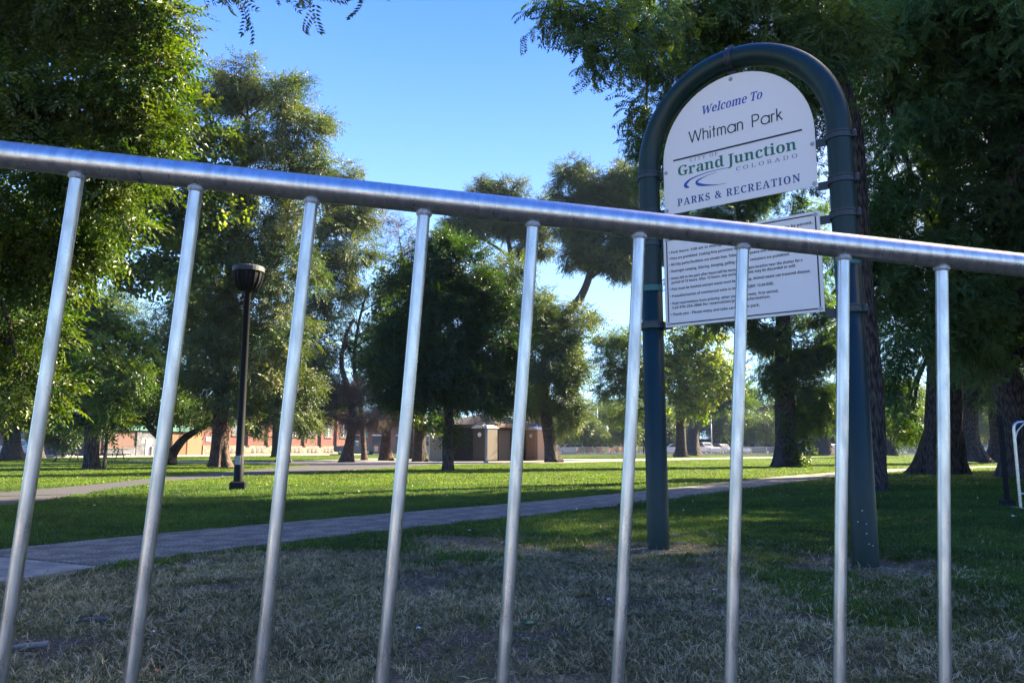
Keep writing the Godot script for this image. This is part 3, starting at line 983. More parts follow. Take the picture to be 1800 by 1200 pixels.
	tree("sparse_tree", "thin half bare tree against the sky between the olive locust and the dense round tree",
		[Vector3(-10.47, 0.11, -55.00), Vector3(-10.77, 3.57, -55.00), Vector3(-11.39, 6.84, -55.00), Vector3(-11.07, 10.16, -55.00), Vector3(-10.39, 12.69, -55.00)], [0.2, 0.17, 0.14, 0.1, 0.05],
		[[Vector3(-11.57, 10.16, -55.00), 1.24, 1.03], [Vector3(-10.69, 8.08, -55.00), 1.44, 1.23], [Vector3(-12.34, 8.49, -55.00), 0.82, 0.82],
		[Vector3(-10.37, 11.84, -55.00), 1.24, 0.83], [Vector3(-9.81, 6.01, -55.00), 1.64, 1.23], [Vector3(-9.06, 8.91, -55.00), 1.44, 1.65],
		[Vector3(-11.21, 4.79, -55.00), 1.02, 0.82], [Vector3(-8.71, 11.84, -55.00), 1.24, 1.24], [Vector3(-9.01, 6.84, -55.00), 1.64, 1.64]],
		{"leaf": "elm", "size": 1.9, "bark": "bark_red", "col": green * 0.9, "tint": lime, "dense": 1.9, "low": 0.3})
	tree("brown_tree", "small tree with a straight reddish trunk under a ball of dead brown twigs",
		[Vector3(-8.41, 0.00, -51.73), Vector3(-8.40, 1.31, -51.50), Vector3(-8.35, 2.44, -51.50), Vector3(-8.29, 3.39, -51.50)], [0.42, 0.33, 0.3, 0.2],
		[[Vector3(-8.18, 3.31, -51.50), 1.22, 0.91], [Vector3(-9.12, 2.82, -51.50), 0.95, 0.61], [Vector3(-7.41, 2.82, -51.50), 1.06, 0.68],
		[Vector3(-7.63, 4.15, -51.50), 0.92, 0.76]],
		{"leaf": "twig", "size": 1.4, "bark": "bark_red", "dense": 3.0, "low": 0.7})
	tree("bare_tree", "dead bare tree whose leafless twigs show against the sky above the dense round tree",
		[Vector3(-7.73, -0.21, -60.00), Vector3(-7.91, 4.71, -60.00), Vector3(-8.30, 9.19, -60.00), Vector3(-8.53, 13.77, -60.00), Vector3(-8.90, 16.57, -60.00)], [0.4, 0.34, 0.26, 0.18, 0.09],
		[[Vector3(-9.16, 17.98, -60.00), 1.83, 1.60], [Vector3(-9.58, 16.10, -60.00), 1.82, 1.37], [Vector3(-7.99, 16.57, -60.00), 1.37, 1.60],
		[Vector3(-10.10, 18.93, -60.00), 1.15, 0.92]],
		{"leaf": "twig", "size": 2.0, "dense": 0.75, "low": 0.7, "bark": "bark_dark"})
	tree("wide_trunk_tree", "shaded tree with a wide dark trunk just left of the tan metal shed",
		[Vector3(-5.58, 0.00, -47.04), Vector3(-5.60, 1.43, -47.00), Vector3(-5.64, 3.85, -47.00), Vector3(-5.79, 6.66, -47.00), Vector3(-6.55, 9.51, -47.00)], [0.4, 0.36, 0.33, 0.27, 0.15],
		[[Vector3(-7.06, 8.79, -47.00), 1.59, 1.24], [Vector3(-7.37, 6.66, -47.00), 1.58, 1.58], [Vector3(-5.61, 6.66, -47.00), 1.75, 1.40],
		[Vector3(-6.45, 4.55, -47.00), 1.92, 1.39], [Vector3(-7.31, 3.85, -47.00), 1.04, 1.04], [Vector3(-7.11, 10.95, -47.00), 1.07, 1.07],
		[Vector3(-5.88, 12.04, -47.00), 1.07, 0.89], [Vector3(-5.38, 2.81, -47.00), 1.21, 0.87]],
		{"leaf": "broad", "size": 1.7, "bark": "bark_dark", "col": green * 0.8, "tint": lime * 0.7, "dense": 3.2})
	tree("linden_tree", "dense round dark green young tree standing alone before the restroom building",
		[Vector3(-2.25, 0.00, -27.28), Vector3(-2.24, 0.75, -27.30), Vector3(-2.24, 1.95, -27.30), Vector3(-2.24, 3.77, -27.30), Vector3(-2.22, 5.84, -27.30), Vector3(-2.18, 7.52, -27.30)], [0.2, 0.17, 0.16, 0.13, 0.09, 0.04],
		[[Vector3(-2.49, 7.63, -27.30), 0.93, 0.83], [Vector3(-1.55, 7.10, -27.30), 0.93, 0.83], [Vector3(-3.20, 6.47, -27.30), 1.13, 0.93],
		[Vector3(-2.06, 6.05, -27.30), 1.23, 1.03], [Vector3(-0.82, 5.63, -27.30), 1.03, 1.03], [Vector3(-3.68, 5.01, -27.30), 1.13, 1.02],
		[Vector3(-2.25, 4.59, -27.30), 1.43, 1.12], [Vector3(-0.82, 4.18, -27.30), 1.12, 1.02], [Vector3(-3.96, 3.57, -27.30), 1.02, 0.91],
		[Vector3(-2.64, 3.16, -27.30), 1.42, 0.91], [Vector3(-1.01, 2.96, -27.30), 1.32, 0.81], [Vector3(-3.23, 2.55, -27.30), 1.21, 0.57],
		[Vector3(-1.72, 2.55, -27.30), 1.01, 0.36], [Vector3(-0.30, 2.85, -27.30), 0.61, 0.51], [Vector3(-4.25, 2.75, -27.30), 0.61, 0.51],
		[Vector3(-2.11, 1.25, -27.30), 0.36, 0.28]],
		{"leaf": "elm", "size": 1.05, "col": Color(0.032, 0.068, 0.022), "tint": Color(0.06, 0.09, 0.02), "dense": 4.6, "vary": 0.5, "flare": 0.5, "bark": "bark"})
	tree("leaning_locust_tree", "tall open locust with a dark left leaning trunk right of the orange portable toilet",
		[Vector3(2.40, 0.00, -45.00), Vector3(2.27, 1.08, -45.50), Vector3(2.05, 2.41, -45.50), Vector3(1.85, 4.09, -45.50), Vector3(2.10, 6.13, -45.50), Vector3(2.56, 7.50, -45.50)], [0.44, 0.38, 0.36, 0.32, 0.28, 0.24],
		[[Vector3(-0.17, 9.48, -45.00), 1.53, 1.19], [Vector3(1.69, 8.96, -45.00), 1.52, 1.35], [Vector3(0.67, 7.42, -45.00), 2.02, 1.35],
		[Vector3(2.69, 7.08, -45.00), 1.35, 1.35], [Vector3(1.34, 5.73, -45.00), 2.18, 1.34], [Vector3(3.01, 5.22, -45.00), 1.34, 1.17],
		[Vector3(0.00, 4.05, -45.00), 1.83, 1.33], [Vector3(2.00, 3.55, -45.00), 1.83, 1.00], [Vector3(3.33, 3.22, -45.00), 1.06, 0.83],
		[Vector3(3.53, 6.74, -45.00), 0.84, 1.01], [Vector3(4.06, 8.45, -45.00), 1.08, 0.88], [Vector3(-0.34, 11.21, -45.00), 1.70, 1.02],
		[Vector3(3.68, 5.06, -45.00), 0.94, 1.00], [Vector3(-1.00, 5.39, -45.00), 1.34, 1.34], [Vector3(2.98, 2.23, -45.00), 0.99, 0.46]],
		{"leaf": "elm", "leafmat": "leaf_olive", "size": 1.5, "bark": "bark_dark", "col": Color(0.05, 0.085, 0.025), "tint": Color(0.2, 0.21, 0.05), "dense": 3.5, "droop": 0.5, "low": 0.4, "flare": 0.45, "sides": 24})
	tree("high_locust_tree", "tall sparse locust whose separate high crowns rise behind the barrier rail at centre",
		[Vector3(2.36, 0.30, -62.00), Vector3(2.52, 4.84, -62.00), Vector3(3.01, 9.01, -62.00), Vector3(4.19, 11.36, -62.00), Vector3(5.71, 13.25, -62.00), Vector3(6.58, 15.65, -62.00), Vector3(6.85, 18.07, -62.00)], [0.6, 0.52, 0.46, 0.4, 0.34, 0.26, 0.15],
		[[Vector3(4.77, 22.24, -62.00), 1.62, 1.05], [Vector3(6.93, 23.08, -62.00), 1.72, 1.24], [Vector3(8.84, 23.08, -62.00), 1.82, 1.34],
		[Vector3(9.76, 21.50, -62.00), 1.90, 1.71], [Vector3(10.89, 19.04, -62.00), 1.71, 1.71], [Vector3(6.13, 17.10, -62.00), 1.89, 1.41],
		[Vector3(4.79, 23.98, -62.00), 1.24, 0.77], [Vector3(8.08, 20.51, -62.00), 1.90, 1.62], [Vector3(10.50, 22.49, -62.00), 1.72, 1.62],
		[Vector3(4.74, 19.04, -62.00), 1.42, 1.42], [Vector3(8.81, 21.75, -62.00), 1.91, 1.62], [Vector3(9.18, 16.13, -62.00), 1.88, 1.22],
		[Vector3(7.37, 21.00, -62.00), 1.52, 1.19], [Vector3(5.23, 20.51, -62.00), 1.43, 1.19], [Vector3(6.15, 18.55, -62.00), 1.51, 1.23],
		[Vector3(8.28, 18.31, -62.00), 1.51, 1.23], [Vector3(9.68, 17.58, -62.00), 1.42, 1.42], [Vector3(5.18, 16.37, -62.00), 0.85, 1.32],
		[Vector3(9.16, 15.41, -62.00), 1.32, 0.85], [Vector3(7.53, 16.13, -62.00), 1.22, 0.85], [Vector3(10.43, 19.53, -62.00), 1.42, 1.42]],
		{"leaf": "elm", "leafmat": "leaf_olive", "size": 1.8, "bark": "bark_dark", "col": Color(0.05, 0.08, 0.025), "tint": Color(0.22, 0.21, 0.07), "dense": 4.6, "droop": 0.35, "low": 0.6})
	tree("twin_crown_locust_tree", "distant tall locust with two small crowns showing just above the rail left of centre",
		[Vector3(1.45, 0.18, -66.00), Vector3(0.98, 5.10, -66.00), Vector3(0.25, 10.04, -66.00), Vector3(0.00, 16.61, -66.00), Vector3(-0.35, 19.18, -66.00)], [0.5, 0.42, 0.36, 0.26, 0.16],
		[[Vector3(-2.79, 23.63, -66.00), 1.42, 0.96], [Vector3(-0.25, 23.89, -66.00), 1.52, 0.97], [Vector3(-1.52, 21.26, -66.00), 2.53, 1.11],
		[Vector3(1.52, 21.00, -66.00), 1.82, 1.11], [Vector3(-4.03, 19.70, -66.00), 1.71, 0.91], [Vector3(-1.52, 22.84, -66.00), 1.42, 0.81],
		[Vector3(1.01, 22.57, -66.00), 1.01, 0.61], [Vector3(2.53, 22.73, -66.00), 1.01, 0.35], [Vector3(-2.78, 21.00, -66.00), 1.77, 0.81],
		[Vector3(-5.04, 20.48, -66.00), 1.77, 0.76], [Vector3(-0.50, 20.22, -66.00), 2.02, 0.91], [Vector3(1.76, 20.22, -66.00), 1.31, 1.11],
		[Vector3(-6.29, 19.18, -66.00), 1.11, 0.60], [Vector3(1.51, 18.15, -66.00), 1.10, 1.00], [Vector3(3.02, 18.67, -66.00), 0.70, 1.01]],
		{"leaf": "elm", "leafmat": "leaf_olive", "size": 1.8, "bark": "bark_dark", "col": Color(0.05, 0.08, 0.025), "tint": Color(0.22, 0.21, 0.07), "dense": 4.2, "droop": 0.35, "low": 0.7})

func trees_right() -> void:
	var deep := Color(0.045, 0.09, 0.034)
	var lime := Color(0.16, 0.2, 0.025)
	tree("far_elm_tree", "open tree behind the left post of the sign with gaps of sky",
		[Vector3(10.09, -0.02, -56.00), Vector3(10.07, 2.79, -56.00), Vector3(9.56, 5.28, -56.00), Vector3(8.58, 8.21, -56.00)], [0.34, 0.28, 0.22, 0.1],
		[[Vector3(7.13, 9.05, -56.00), 1.09, 0.67], [Vector3(8.59, 8.63, -56.00), 1.34, 1.05], [Vector3(6.67, 6.95, -56.00), 0.75, 0.83],
		[Vector3(8.13, 6.95, -56.00), 1.46, 1.17], [Vector3(7.27, 5.28, -56.00), 1.25, 1.04], [Vector3(9.13, 5.07, -56.00), 1.25, 1.16],
		[Vector3(8.27, 3.41, -56.00), 1.24, 0.91], [Vector3(9.59, 6.95, -56.00), 1.08, 1.25]],
		{"leaf": "elm", "size": 1.7, "bark": "bark_dark", "col": deep, "tint": lime, "dense": 3.0})
	tree("sunny_maple_tree", "tree with large sunlit light green leaves under the sign panels between the posts",
		[Vector3(16.07, 0.00, -73.86), Vector3(15.94, 1.81, -73.00), Vector3(15.96, 4.49, -73.00), Vector3(16.30, 8.28, -73.00), Vector3(16.66, 11.02, -73.00)], [0.52, 0.46, 0.4, 0.25, 0.1],
		[[Vector3(15.64, 11.70, -72.00), 1.94, 1.19], [Vector3(17.79, 11.43, -72.00), 1.94, 1.19], [Vector3(15.03, 9.26, -72.00), 1.93, 1.61],
		[Vector3(17.16, 8.72, -72.00), 2.15, 1.61], [Vector3(19.08, 9.80, -72.00), 1.61, 1.40], [Vector3(15.49, 6.57, -72.00), 2.03, 1.50],
		[Vector3(17.61, 6.03, -72.00), 1.81, 1.60], [Vector3(13.92, 7.91, -72.00), 1.39, 1.50], [Vector3(19.80, 7.64, -72.00), 1.61, 1.61],
		[Vector3(17.28, 4.17, -72.00), 1.17, 1.06], [Vector3(15.43, 4.44, -72.00), 1.38, 0.85]],
		{"leaf": "broad", "size": 2.0, "col": Color(0.08, 0.14, 0.025), "tint": Color(0.32, 0.34, 0.05), "dense": 3.0, "vary": 1.0, "bark": "bark_dark"})
	tree("vase_tree", "grey trunk forked in a V just right of the sunlit light green tree",
		[Vector3(21.31, 0.15, -92.00), Vector3(21.51, 2.42, -92.00), Vector3(21.99, 4.45, -92.00), Vector3(22.84, 7.50, -92.00)], [0.85, 0.66, 0.56, 0.3],
		[[Vector3(23.16, 6.82, -92.00), 2.72, 1.91], [Vector3(26.55, 6.48, -92.00), 2.72, 1.36], [Vector3(27.95, 7.50, -92.00), 2.05, 1.36],
		[Vector3(24.62, 9.55, -92.00), 2.74, 2.05]],
		{"leaf": "elm", "size": 2.6, "col": deep, "tint": lime, "dense": 3.4})
	tree("columnar_tree", "dark upright tree with a flared trunk seen between the two sign posts",
		[Vector3(11.73, 0.00, -33.41), Vector3(11.87, 0.99, -33.60), Vector3(11.92, 2.47, -33.60), Vector3(11.99, 4.97, -33.60), Vector3(12.09, 8.04, -33.60), Vector3(12.12, 10.66, -33.60)], [0.46, 0.42, 0.4, 0.36, 0.26, 0.12],
		[[Vector3(11.84, 5.72, -33.50), 1.00, 1.00], [Vector3(12.35, 4.46, -33.50), 1.00, 1.00], [Vector3(11.51, 3.96, -33.50), 0.65, 1.00],
		[Vector3(12.91, 3.21, -33.50), 0.89, 0.87], [Vector3(13.49, 4.71, -33.50), 1.00, 1.00], [Vector3(11.65, 8.02, -33.50), 1.39, 1.27],
		[Vector3(9.90, 8.54, -33.50), 1.40, 1.14], [Vector3(13.14, 7.51, -33.50), 1.39, 1.26], [Vector3(11.24, 10.11, -33.50), 1.79, 1.28],
		[Vector3(8.67, 9.84, -33.50), 1.53, 1.28], [Vector3(13.29, 10.37, -33.50), 1.53, 1.28], [Vector3(13.35, 2.22, -33.50), 0.74, 0.49],
		[Vector3(12.36, 2.10, -33.50), 0.59, 0.54], [Vector3(11.05, 6.10, -33.50), 0.65, 0.55], [Vector3(8.36, 8.02, -33.50), 1.27, 1.01],
		[Vector3(10.08, 6.86, -33.50), 0.86, 0.55], [Vector3(7.95, 11.16, -33.50), 1.54, 1.03], [Vector3(10.00, 11.16, -33.50), 1.54, 1.03],
		[Vector3(8.56, 6.48, -33.50), 0.75, 0.55], [Vector3(7.14, 9.84, -33.50), 1.02, 0.92], [Vector3(10.57, 12.50, -33.50), 1.29, 1.03],
		[Vector3(8.79, 13.03, -33.50), 1.55, 1.03], [Vector3(14.31, 5.97, -33.50), 0.90, 1.26], [Vector3(13.65, 3.21, -33.50), 0.84, 0.89]],
		{"leaf": "pinnate", "size": 1.5, "bark": "bark_dark", "col": deep * 1.3, "tint": lime * 0.8, "dense": 4.2, "droop": 0.6, "flare": 0.55, "ridge": 0.14, "sides": 48, "low": 0.3})
	tree("sapling", "leafy shoots growing at the foot of the dark upright tree",
		[Vector3(11.97, 0.03, -33.00), Vector3(12.09, 0.51, -33.00), Vector3(12.26, 0.99, -33.00)], [0.025, 0.02, 0.012],
		[[Vector3(12.10, 0.75, -33.00), 0.24, 0.29], [Vector3(12.36, 1.04, -33.00), 0.29, 0.19], [Vector3(12.18, 0.37, -33.00), 0.29, 0.19]],
		{"leaf": "broad", "size": 0.9, "col": Color(0.05, 0.09, 0.02), "dense": 1.6, "category": "shrub", "low": 0.5})
	tree("short_trunk_tree", "tree with a short wide trunk before the parked cars, left of the right sign post",
		[Vector3(39.28, 0.04, -98.00), Vector3(39.36, 1.46, -98.00), Vector3(39.41, 3.61, -98.00), Vector3(39.90, 7.22, -98.00)], [1.1, 0.85, 0.8, 0.4],
		[[Vector3(37.91, 3.97, -98.00), 1.73, 1.30], [Vector3(40.45, 4.18, -98.00), 1.88, 1.30], [Vector3(39.12, 6.13, -98.00), 2.61, 1.45],
		[Vector3(41.99, 5.77, -98.00), 2.17, 1.81]],
		{"leaf": "elm", "size": 2.6, "bark": "bark_dark", "col": deep, "tint": lime, "dense": 3.6})
	tree("sign_side_tree", "rough barked tree just behind the right sign post, branches spreading over the sign",
		[Vector3(6.22, 0.00, -13.34), Vector3(6.44, 0.65, -13.70), Vector3(6.49, 1.65, -13.70), Vector3(6.46, 2.68, -13.70), Vector3(6.44, 3.72, -13.70), Vector3(6.41, 4.98, -13.60), Vector3(6.32, 6.91, -13.50), Vector3(5.67, 8.65, -13.20), Vector3(5.57, 10.22, -13.00)], [0.165, 0.15, 0.145, 0.14, 0.135, 0.12, 0.11, 0.1, 0.06],
		[[Vector3(3.15, 7.88, -12.00), 0.86, 0.57], [Vector3(2.65, 7.12, -12.00), 0.43, 0.38], [Vector3(4.10, 7.83, -12.00), 1.05, 0.67],
		[Vector3(5.14, 7.63, -12.00), 1.05, 0.76], [Vector3(3.20, 6.62, -12.00), 0.56, 0.47], [Vector3(3.95, 6.52, -12.00), 0.94, 0.66],
		[Vector3(4.88, 6.32, -12.00), 0.94, 0.66], [Vector3(2.57, 6.07, -12.00), 0.37, 0.36], [Vector3(2.41, 5.25, -12.00), 0.30, 0.33],
		[Vector3(1.84, 5.95, -9.50), 0.30, 0.26], [Vector3(1.21, 5.61, -8.00), 0.32, 0.09], [Vector3(0.95, 5.40, -8.00), 0.25, 0.10],
		[Vector3(1.72, 6.06, -9.00), 0.36, 0.25], [Vector3(1.14, 5.10, -8.00), 0.25, 0.10], [Vector3(0.88, 5.03, -8.00), 0.16, 0.06],
		[Vector3(0.38, 5.65, -8.00), 0.17, 0.04], [Vector3(0.64, 5.58, -8.00), 0.17, 0.06], [Vector3(2.80, 8.86, -12.00), 1.16, 0.67],
		[Vector3(4.83, 9.07, -12.00), 1.35, 0.77], [Vector3(3.25, 5.54, -12.00), 0.65, 0.56], [Vector3(4.17, 5.34, -12.00), 0.83, 0.56],
		[Vector3(1.79, 4.90, -10.00), 0.16, 0.16], [Vector3(1.71, 5.08, -9.50), 0.16, 0.10]],
		{"leaf": "pinnate", "size": 0.85, "bark": "bark_dark", "col": deep * 1.4, "tint": lime * 0.8, "dense": 3.6, "droop": 0.5, "flare": 0.35, "sides": 32, "ridge": 0.12, "low": 0.5})
	tree("giant_elm_tree", "huge tree with a flared trunk behind the last barrier bar, dark drooping crown",
		[Vector3(12.66, 0.00, -23.05), Vector3(12.74, 0.75, -23.00), Vector3(12.91, 1.93, -23.00), Vector3(13.08, 3.64, -23.00), Vector3(13.21, 5.74, -23.00), Vector3(12.95, 8.10, -22.50), Vector3(12.71, 10.78, -22.00), Vector3(12.35, 13.14, -21.00)], [0.5, 0.48, 0.47, 0.46, 0.43, 0.38, 0.32, 0.2],
		[[Vector3(8.84, 9.63, -17.00), 1.47, 1.07], [Vector3(10.49, 10.20, -17.00), 1.48, 1.08], [Vector3(11.78, 9.63, -17.00), 1.34, 1.20],
		[Vector3(8.97, 7.81, -17.00), 1.32, 0.92], [Vector3(10.46, 8.22, -17.00), 1.32, 1.06], [Vector3(11.71, 7.39, -17.00), 1.18, 1.05],
		[Vector3(8.36, 6.44, -17.00), 0.78, 0.78], [Vector3(9.39, 6.30, -17.00), 1.17, 0.78], [Vector3(10.67, 6.03, -17.00), 1.17, 0.78],
		[Vector3(11.65, 5.37, -17.00), 0.91, 0.78], [Vector3(8.79, 5.23, -17.00), 0.91, 0.65], [Vector3(10.07, 4.97, -17.00), 1.03, 0.65],
		[Vector3(8.46, 4.18, -17.00), 0.64, 0.64], [Vector3(9.48, 4.05, -17.00), 0.90, 0.64], [Vector3(10.49, 3.92, -17.00), 0.90, 0.64],
		[Vector3(8.77, 3.14, -17.00), 0.64, 0.57], [Vector3(10.16, 3.01, -17.00), 0.76, 0.51], [Vector3(8.35, 2.50, -17.00), 0.38, 0.44],
		[Vector3(8.57, 2.00, -17.00), 0.30, 0.33], [Vector3(10.07, 11.80, -17.00), 2.04, 0.95], [Vector3(12.89, 11.36, -17.00), 1.63, 1.36],
		[Vector3(12.74, 8.50, -17.00), 1.33, 1.33], [Vector3(8.02, 5.23, -17.00), 0.52, 0.65], [Vector3(9.92, 4.51, -22.00), 0.40, 0.99],
		[Vector3(12.38, 1.54, -24.00), 0.39, 0.35], [Vector3(11.60, 1.80, -24.00), 0.39, 0.35]] + [[Vector3(12, 11.5, -12), 2.6, 1.6], [Vector3(10.5, 10.5, -15), 2.6, 1.6], [Vector3(14.5, 13, -14), 2.8, 1.8], [Vector3(13.5, 12.5, -17.5), 2.6, 1.8], [Vector3(9, 11.5, -18), 2.4, 1.6], [Vector3(11, 12, -9.5), 2.2, 1.5]],
		{"leaf": "pinnate", "size": 1.15, "bark": "bark_dark", "col": deep * 2.0, "tint": lime * 0.7, "dense": 3.8, "droop": 0.55, "flare": 0.7, "sides": 72, "ridge": 0.16, "low": 0.4})
	tree("shaded_trunk_tree", "wide straight trunk close behind the huge flared trunk",
		[Vector3(24.66, 0.17, -42.00), Vector3(24.70, 1.36, -42.00), Vector3(24.94, 3.52, -42.00), Vector3(25.27, 6.03, -42.00), Vector3(25.59, 9.87, -42.00)], [0.62, 0.54, 0.5, 0.45, 0.3],
		[[Vector3(25.24, 7.94, -42.00), 1.89, 1.26], [Vector3(26.71, 6.66, -42.00), 1.57, 1.41], [Vector3(24.40, 5.40, -42.00), 0.94, 1.25],
		[Vector3(26.23, 4.77, -42.00), 1.25, 1.25], [Vector3(25.50, 3.52, -42.00), 0.93, 0.62], [Vector3(27.90, 6.03, -42.00), 1.25, 1.57]],
		{"leaf": "elm", "size": 1.7, "bark": "bark_dark", "col": deep, "tint": Color(0.22, 0.25, 0.03), "dense": 3.0, "sides": 28, "flare": 0.8})
	tree("small_dark_tree", "short dark tree with leaf covered trunk seen left of the huge flared trunk",
		[Vector3(34.16, 0.29, -70.00), Vector3(34.25, 1.51, -70.00), Vector3(34.39, 2.79, -70.00), Vector3(34.65, 4.33, -70.00)], [0.4, 0.34, 0.3, 0.2],
		[[Vector3(34.65, 4.33, -70.00), 1.34, 1.29], [Vector3(35.61, 3.31, -70.00), 1.24, 1.14], [Vector3(34.24, 5.89, -70.00), 1.56, 1.56],
		[Vector3(35.23, 1.51, -70.00), 0.62, 0.93], [Vector3(36.28, 5.37, -70.00), 1.24, 1.55]],
		{"leaf": "elm", "size": 2.0, "bark": "bark_dark", "col": deep, "tint": Color(0.22, 0.25, 0.03), "dense": 3.4})
	tree("split_tree", "large forked tree at the right edge behind the end barrier",
		[Vector3(13.56, 0.04, -20.50), Vector3(13.56, 0.75, -20.50), Vector3(13.48, 1.80, -20.50), Vector3(13.20, 2.71, -20.50), Vector3(12.84, 3.48, -20.50), Vector3(12.58, 4.57, -20.50)], [0.62, 0.5, 0.46, 0.34, 0.24, 0.15],
		[[Vector3(12.07, 4.78, -20.00), 0.91, 0.60], [Vector3(12.77, 4.17, -20.00), 0.90, 0.60], [Vector3(13.33, 5.40, -20.00), 0.91, 0.76],
		[Vector3(13.91, 3.56, -20.00), 0.90, 0.90], [Vector3(12.57, 5.40, -20.00), 0.76, 0.61]],
		{"leaf": "elm", "size": 1.2, "bark": "bark", "col": deep, "tint": Color(0.22, 0.25, 0.03), "dense": 2.6, "sides": 28, "flare": 0.25, "low": 0.6})
	tree("leaning_limb_tree", "thick trunk leaning right at the right edge high above the end barrier",
		[Vector3(13.18, 0.09, -19.00), Vector3(13.33, 2.00, -19.00), Vector3(13.29, 3.42, -19.00), Vector3(12.93, 4.87, -19.00), Vector3(11.32, 6.03, -17.00), Vector3(11.35, 7.07, -16.50), Vector3(11.87, 8.05, -16.00)], [0.44, 0.36, 0.32, 0.28, 0.22, 0.19, 0.14],
		[[Vector3(12.30, 6.71, -17.00), 1.05, 0.92], [Vector3(12.05, 9.63, -17.00), 1.20, 0.80], [Vector3(12.92, 7.67, -17.00), 1.19, 1.19],
		[Vector3(11.03, 7.12, -17.00), 0.66, 0.53]],
		{"leaf": "pinnate", "size": 1.1, "bark": "bark", "col": deep, "tint": lime * 0.7, "dense": 3.2, "droop": 0.9, "sides": 28, "flare": 0.5, "low": 0.6})
	tree("dark_bole_tree", "dark tree trunk just left of the thin black post at the right edge",
		[Vector3(27.12, -0.03, -43.00), Vector3(27.18, 1.38, -43.00), Vector3(27.06, 3.59, -43.00), Vector3(27.12, 6.15, -43.00)], [0.7, 0.5, 0.42, 0.3],
		[[Vector3(27.07, 5.51, -43.00), 1.12, 0.96], [Vector3(27.75, 4.22, -43.00), 1.12, 0.96], [Vector3(26.45, 3.91, -43.00), 0.70, 0.76],
		[Vector3(27.77, 2.64, -43.00), 0.57, 0.70]],
		{"leaf": "elm", "size": 1.7, "bark": "bark_dark", "col": deep, "tint": lime, "dense": 2.8})
	# a locust over the camera lets a few leaves hang into the top of the picture
	tree("overhead_locust_tree", "locust whose few feathery leaf tips hang into the top of the picture",
		[Vector3(-6.4, 0, 1.5), Vector3(-6.2, 2.0, 1.2), Vector3(-5.6, 4.2, 0.4), Vector3(-4.6, 5.4, -1.0)], [0.3, 0.26, 0.2, 0.14],
		[[Vector3(-1.77, 3.81, -4.60), 0.05, 0.03, 1.0, 2], [Vector3(-1.36, 3.80, -4.60), 0.07, 0.03, 1.0, 2], [Vector3(-0.96, 3.80, -4.60), 0.12, 0.03, 1.0, 2], [Vector3(-3.8, 7.2, -5.5), 1.5, 0.7], [Vector3(-1.6, 7.4, -5.2), 1.4, 0.7], [Vector3(-2.4, 8.2, -7.6), 1.6, 0.8], [Vector3(-5.2, 6.6, -2.2), 1.5, 0.8], [Vector3(-3.2, 6.4, -3.4), 1.3, 0.7], [Vector3(-4.4, 7.4, 0.4), 1.4, 0.8], [Vector3(-6.5, 7.0, 1.6), 1.8, 1.2]],
		{"leaf": "pinnate", "size": 0.62, "bark": "bark_dark", "col": deep, "tint": lime, "dense": 2.2, "droop": 1.2, "low": 0.5})
	# park trees right of the frame: their shade lies over the walk and the sign
	var shade := tree("park_elm_tree", "park elm right of the picture whose shade falls over the foreground",
		[Vector3(13, 0, -3.2), Vector3(13, 3, -3.2), Vector3(13.2, 7, -3.4), Vector3(13.5, 10, -3.4)], [0.55, 0.45, 0.35, 0.15],
		[[Vector3(11, 7, -3), 2.4, 1.8], [Vector3(14, 8, -5), 2.4, 2.0], [Vector3(13, 9, -1), 2.6, 2.0], [Vector3(13, 11.5, -3.5), 2.6, 1.8], [Vector3(15.5, 7, -2), 2.4, 2.0], [Vector3(11, 9.5, -5), 2.2, 1.8], [Vector3(10.6, 5.2, -4.5), 1.9, 1.5], [Vector3(12, 5.0, -1.0), 2.0, 1.6], [Vector3(14.5, 4.8, -4.0), 2.0, 1.4], [Vector3(12.5, 5.5, 1.5), 2.0, 1.8]],
		{"leaf": "elm", "size": 1.9, "bark": "bark_dark", "col": deep, "dense": 3.4, "group": "park elms right of the picture"})
	shade.position = Vector3(14.5, 0, -8)
	for q in [[Vector3(19, 0, -10.5), 1.2, 1.05], [Vector3(19.5, 0, -19), 4.4, 1.0], [Vector3(17, 0, -13), 2.9, 0.9], [Vector3(24.5, 0, -26), 1.9, 1.05], [Vector3(26, 0, -16.5), 2.3, 1.15], [Vector3(24, 0, -2), 5.2, 1.2]]:
		dup(shade, "park_elm_tree", q[0], q[1], "park elm right of the picture whose shade falls over the foreground", "park elms right of the picture", q[2])

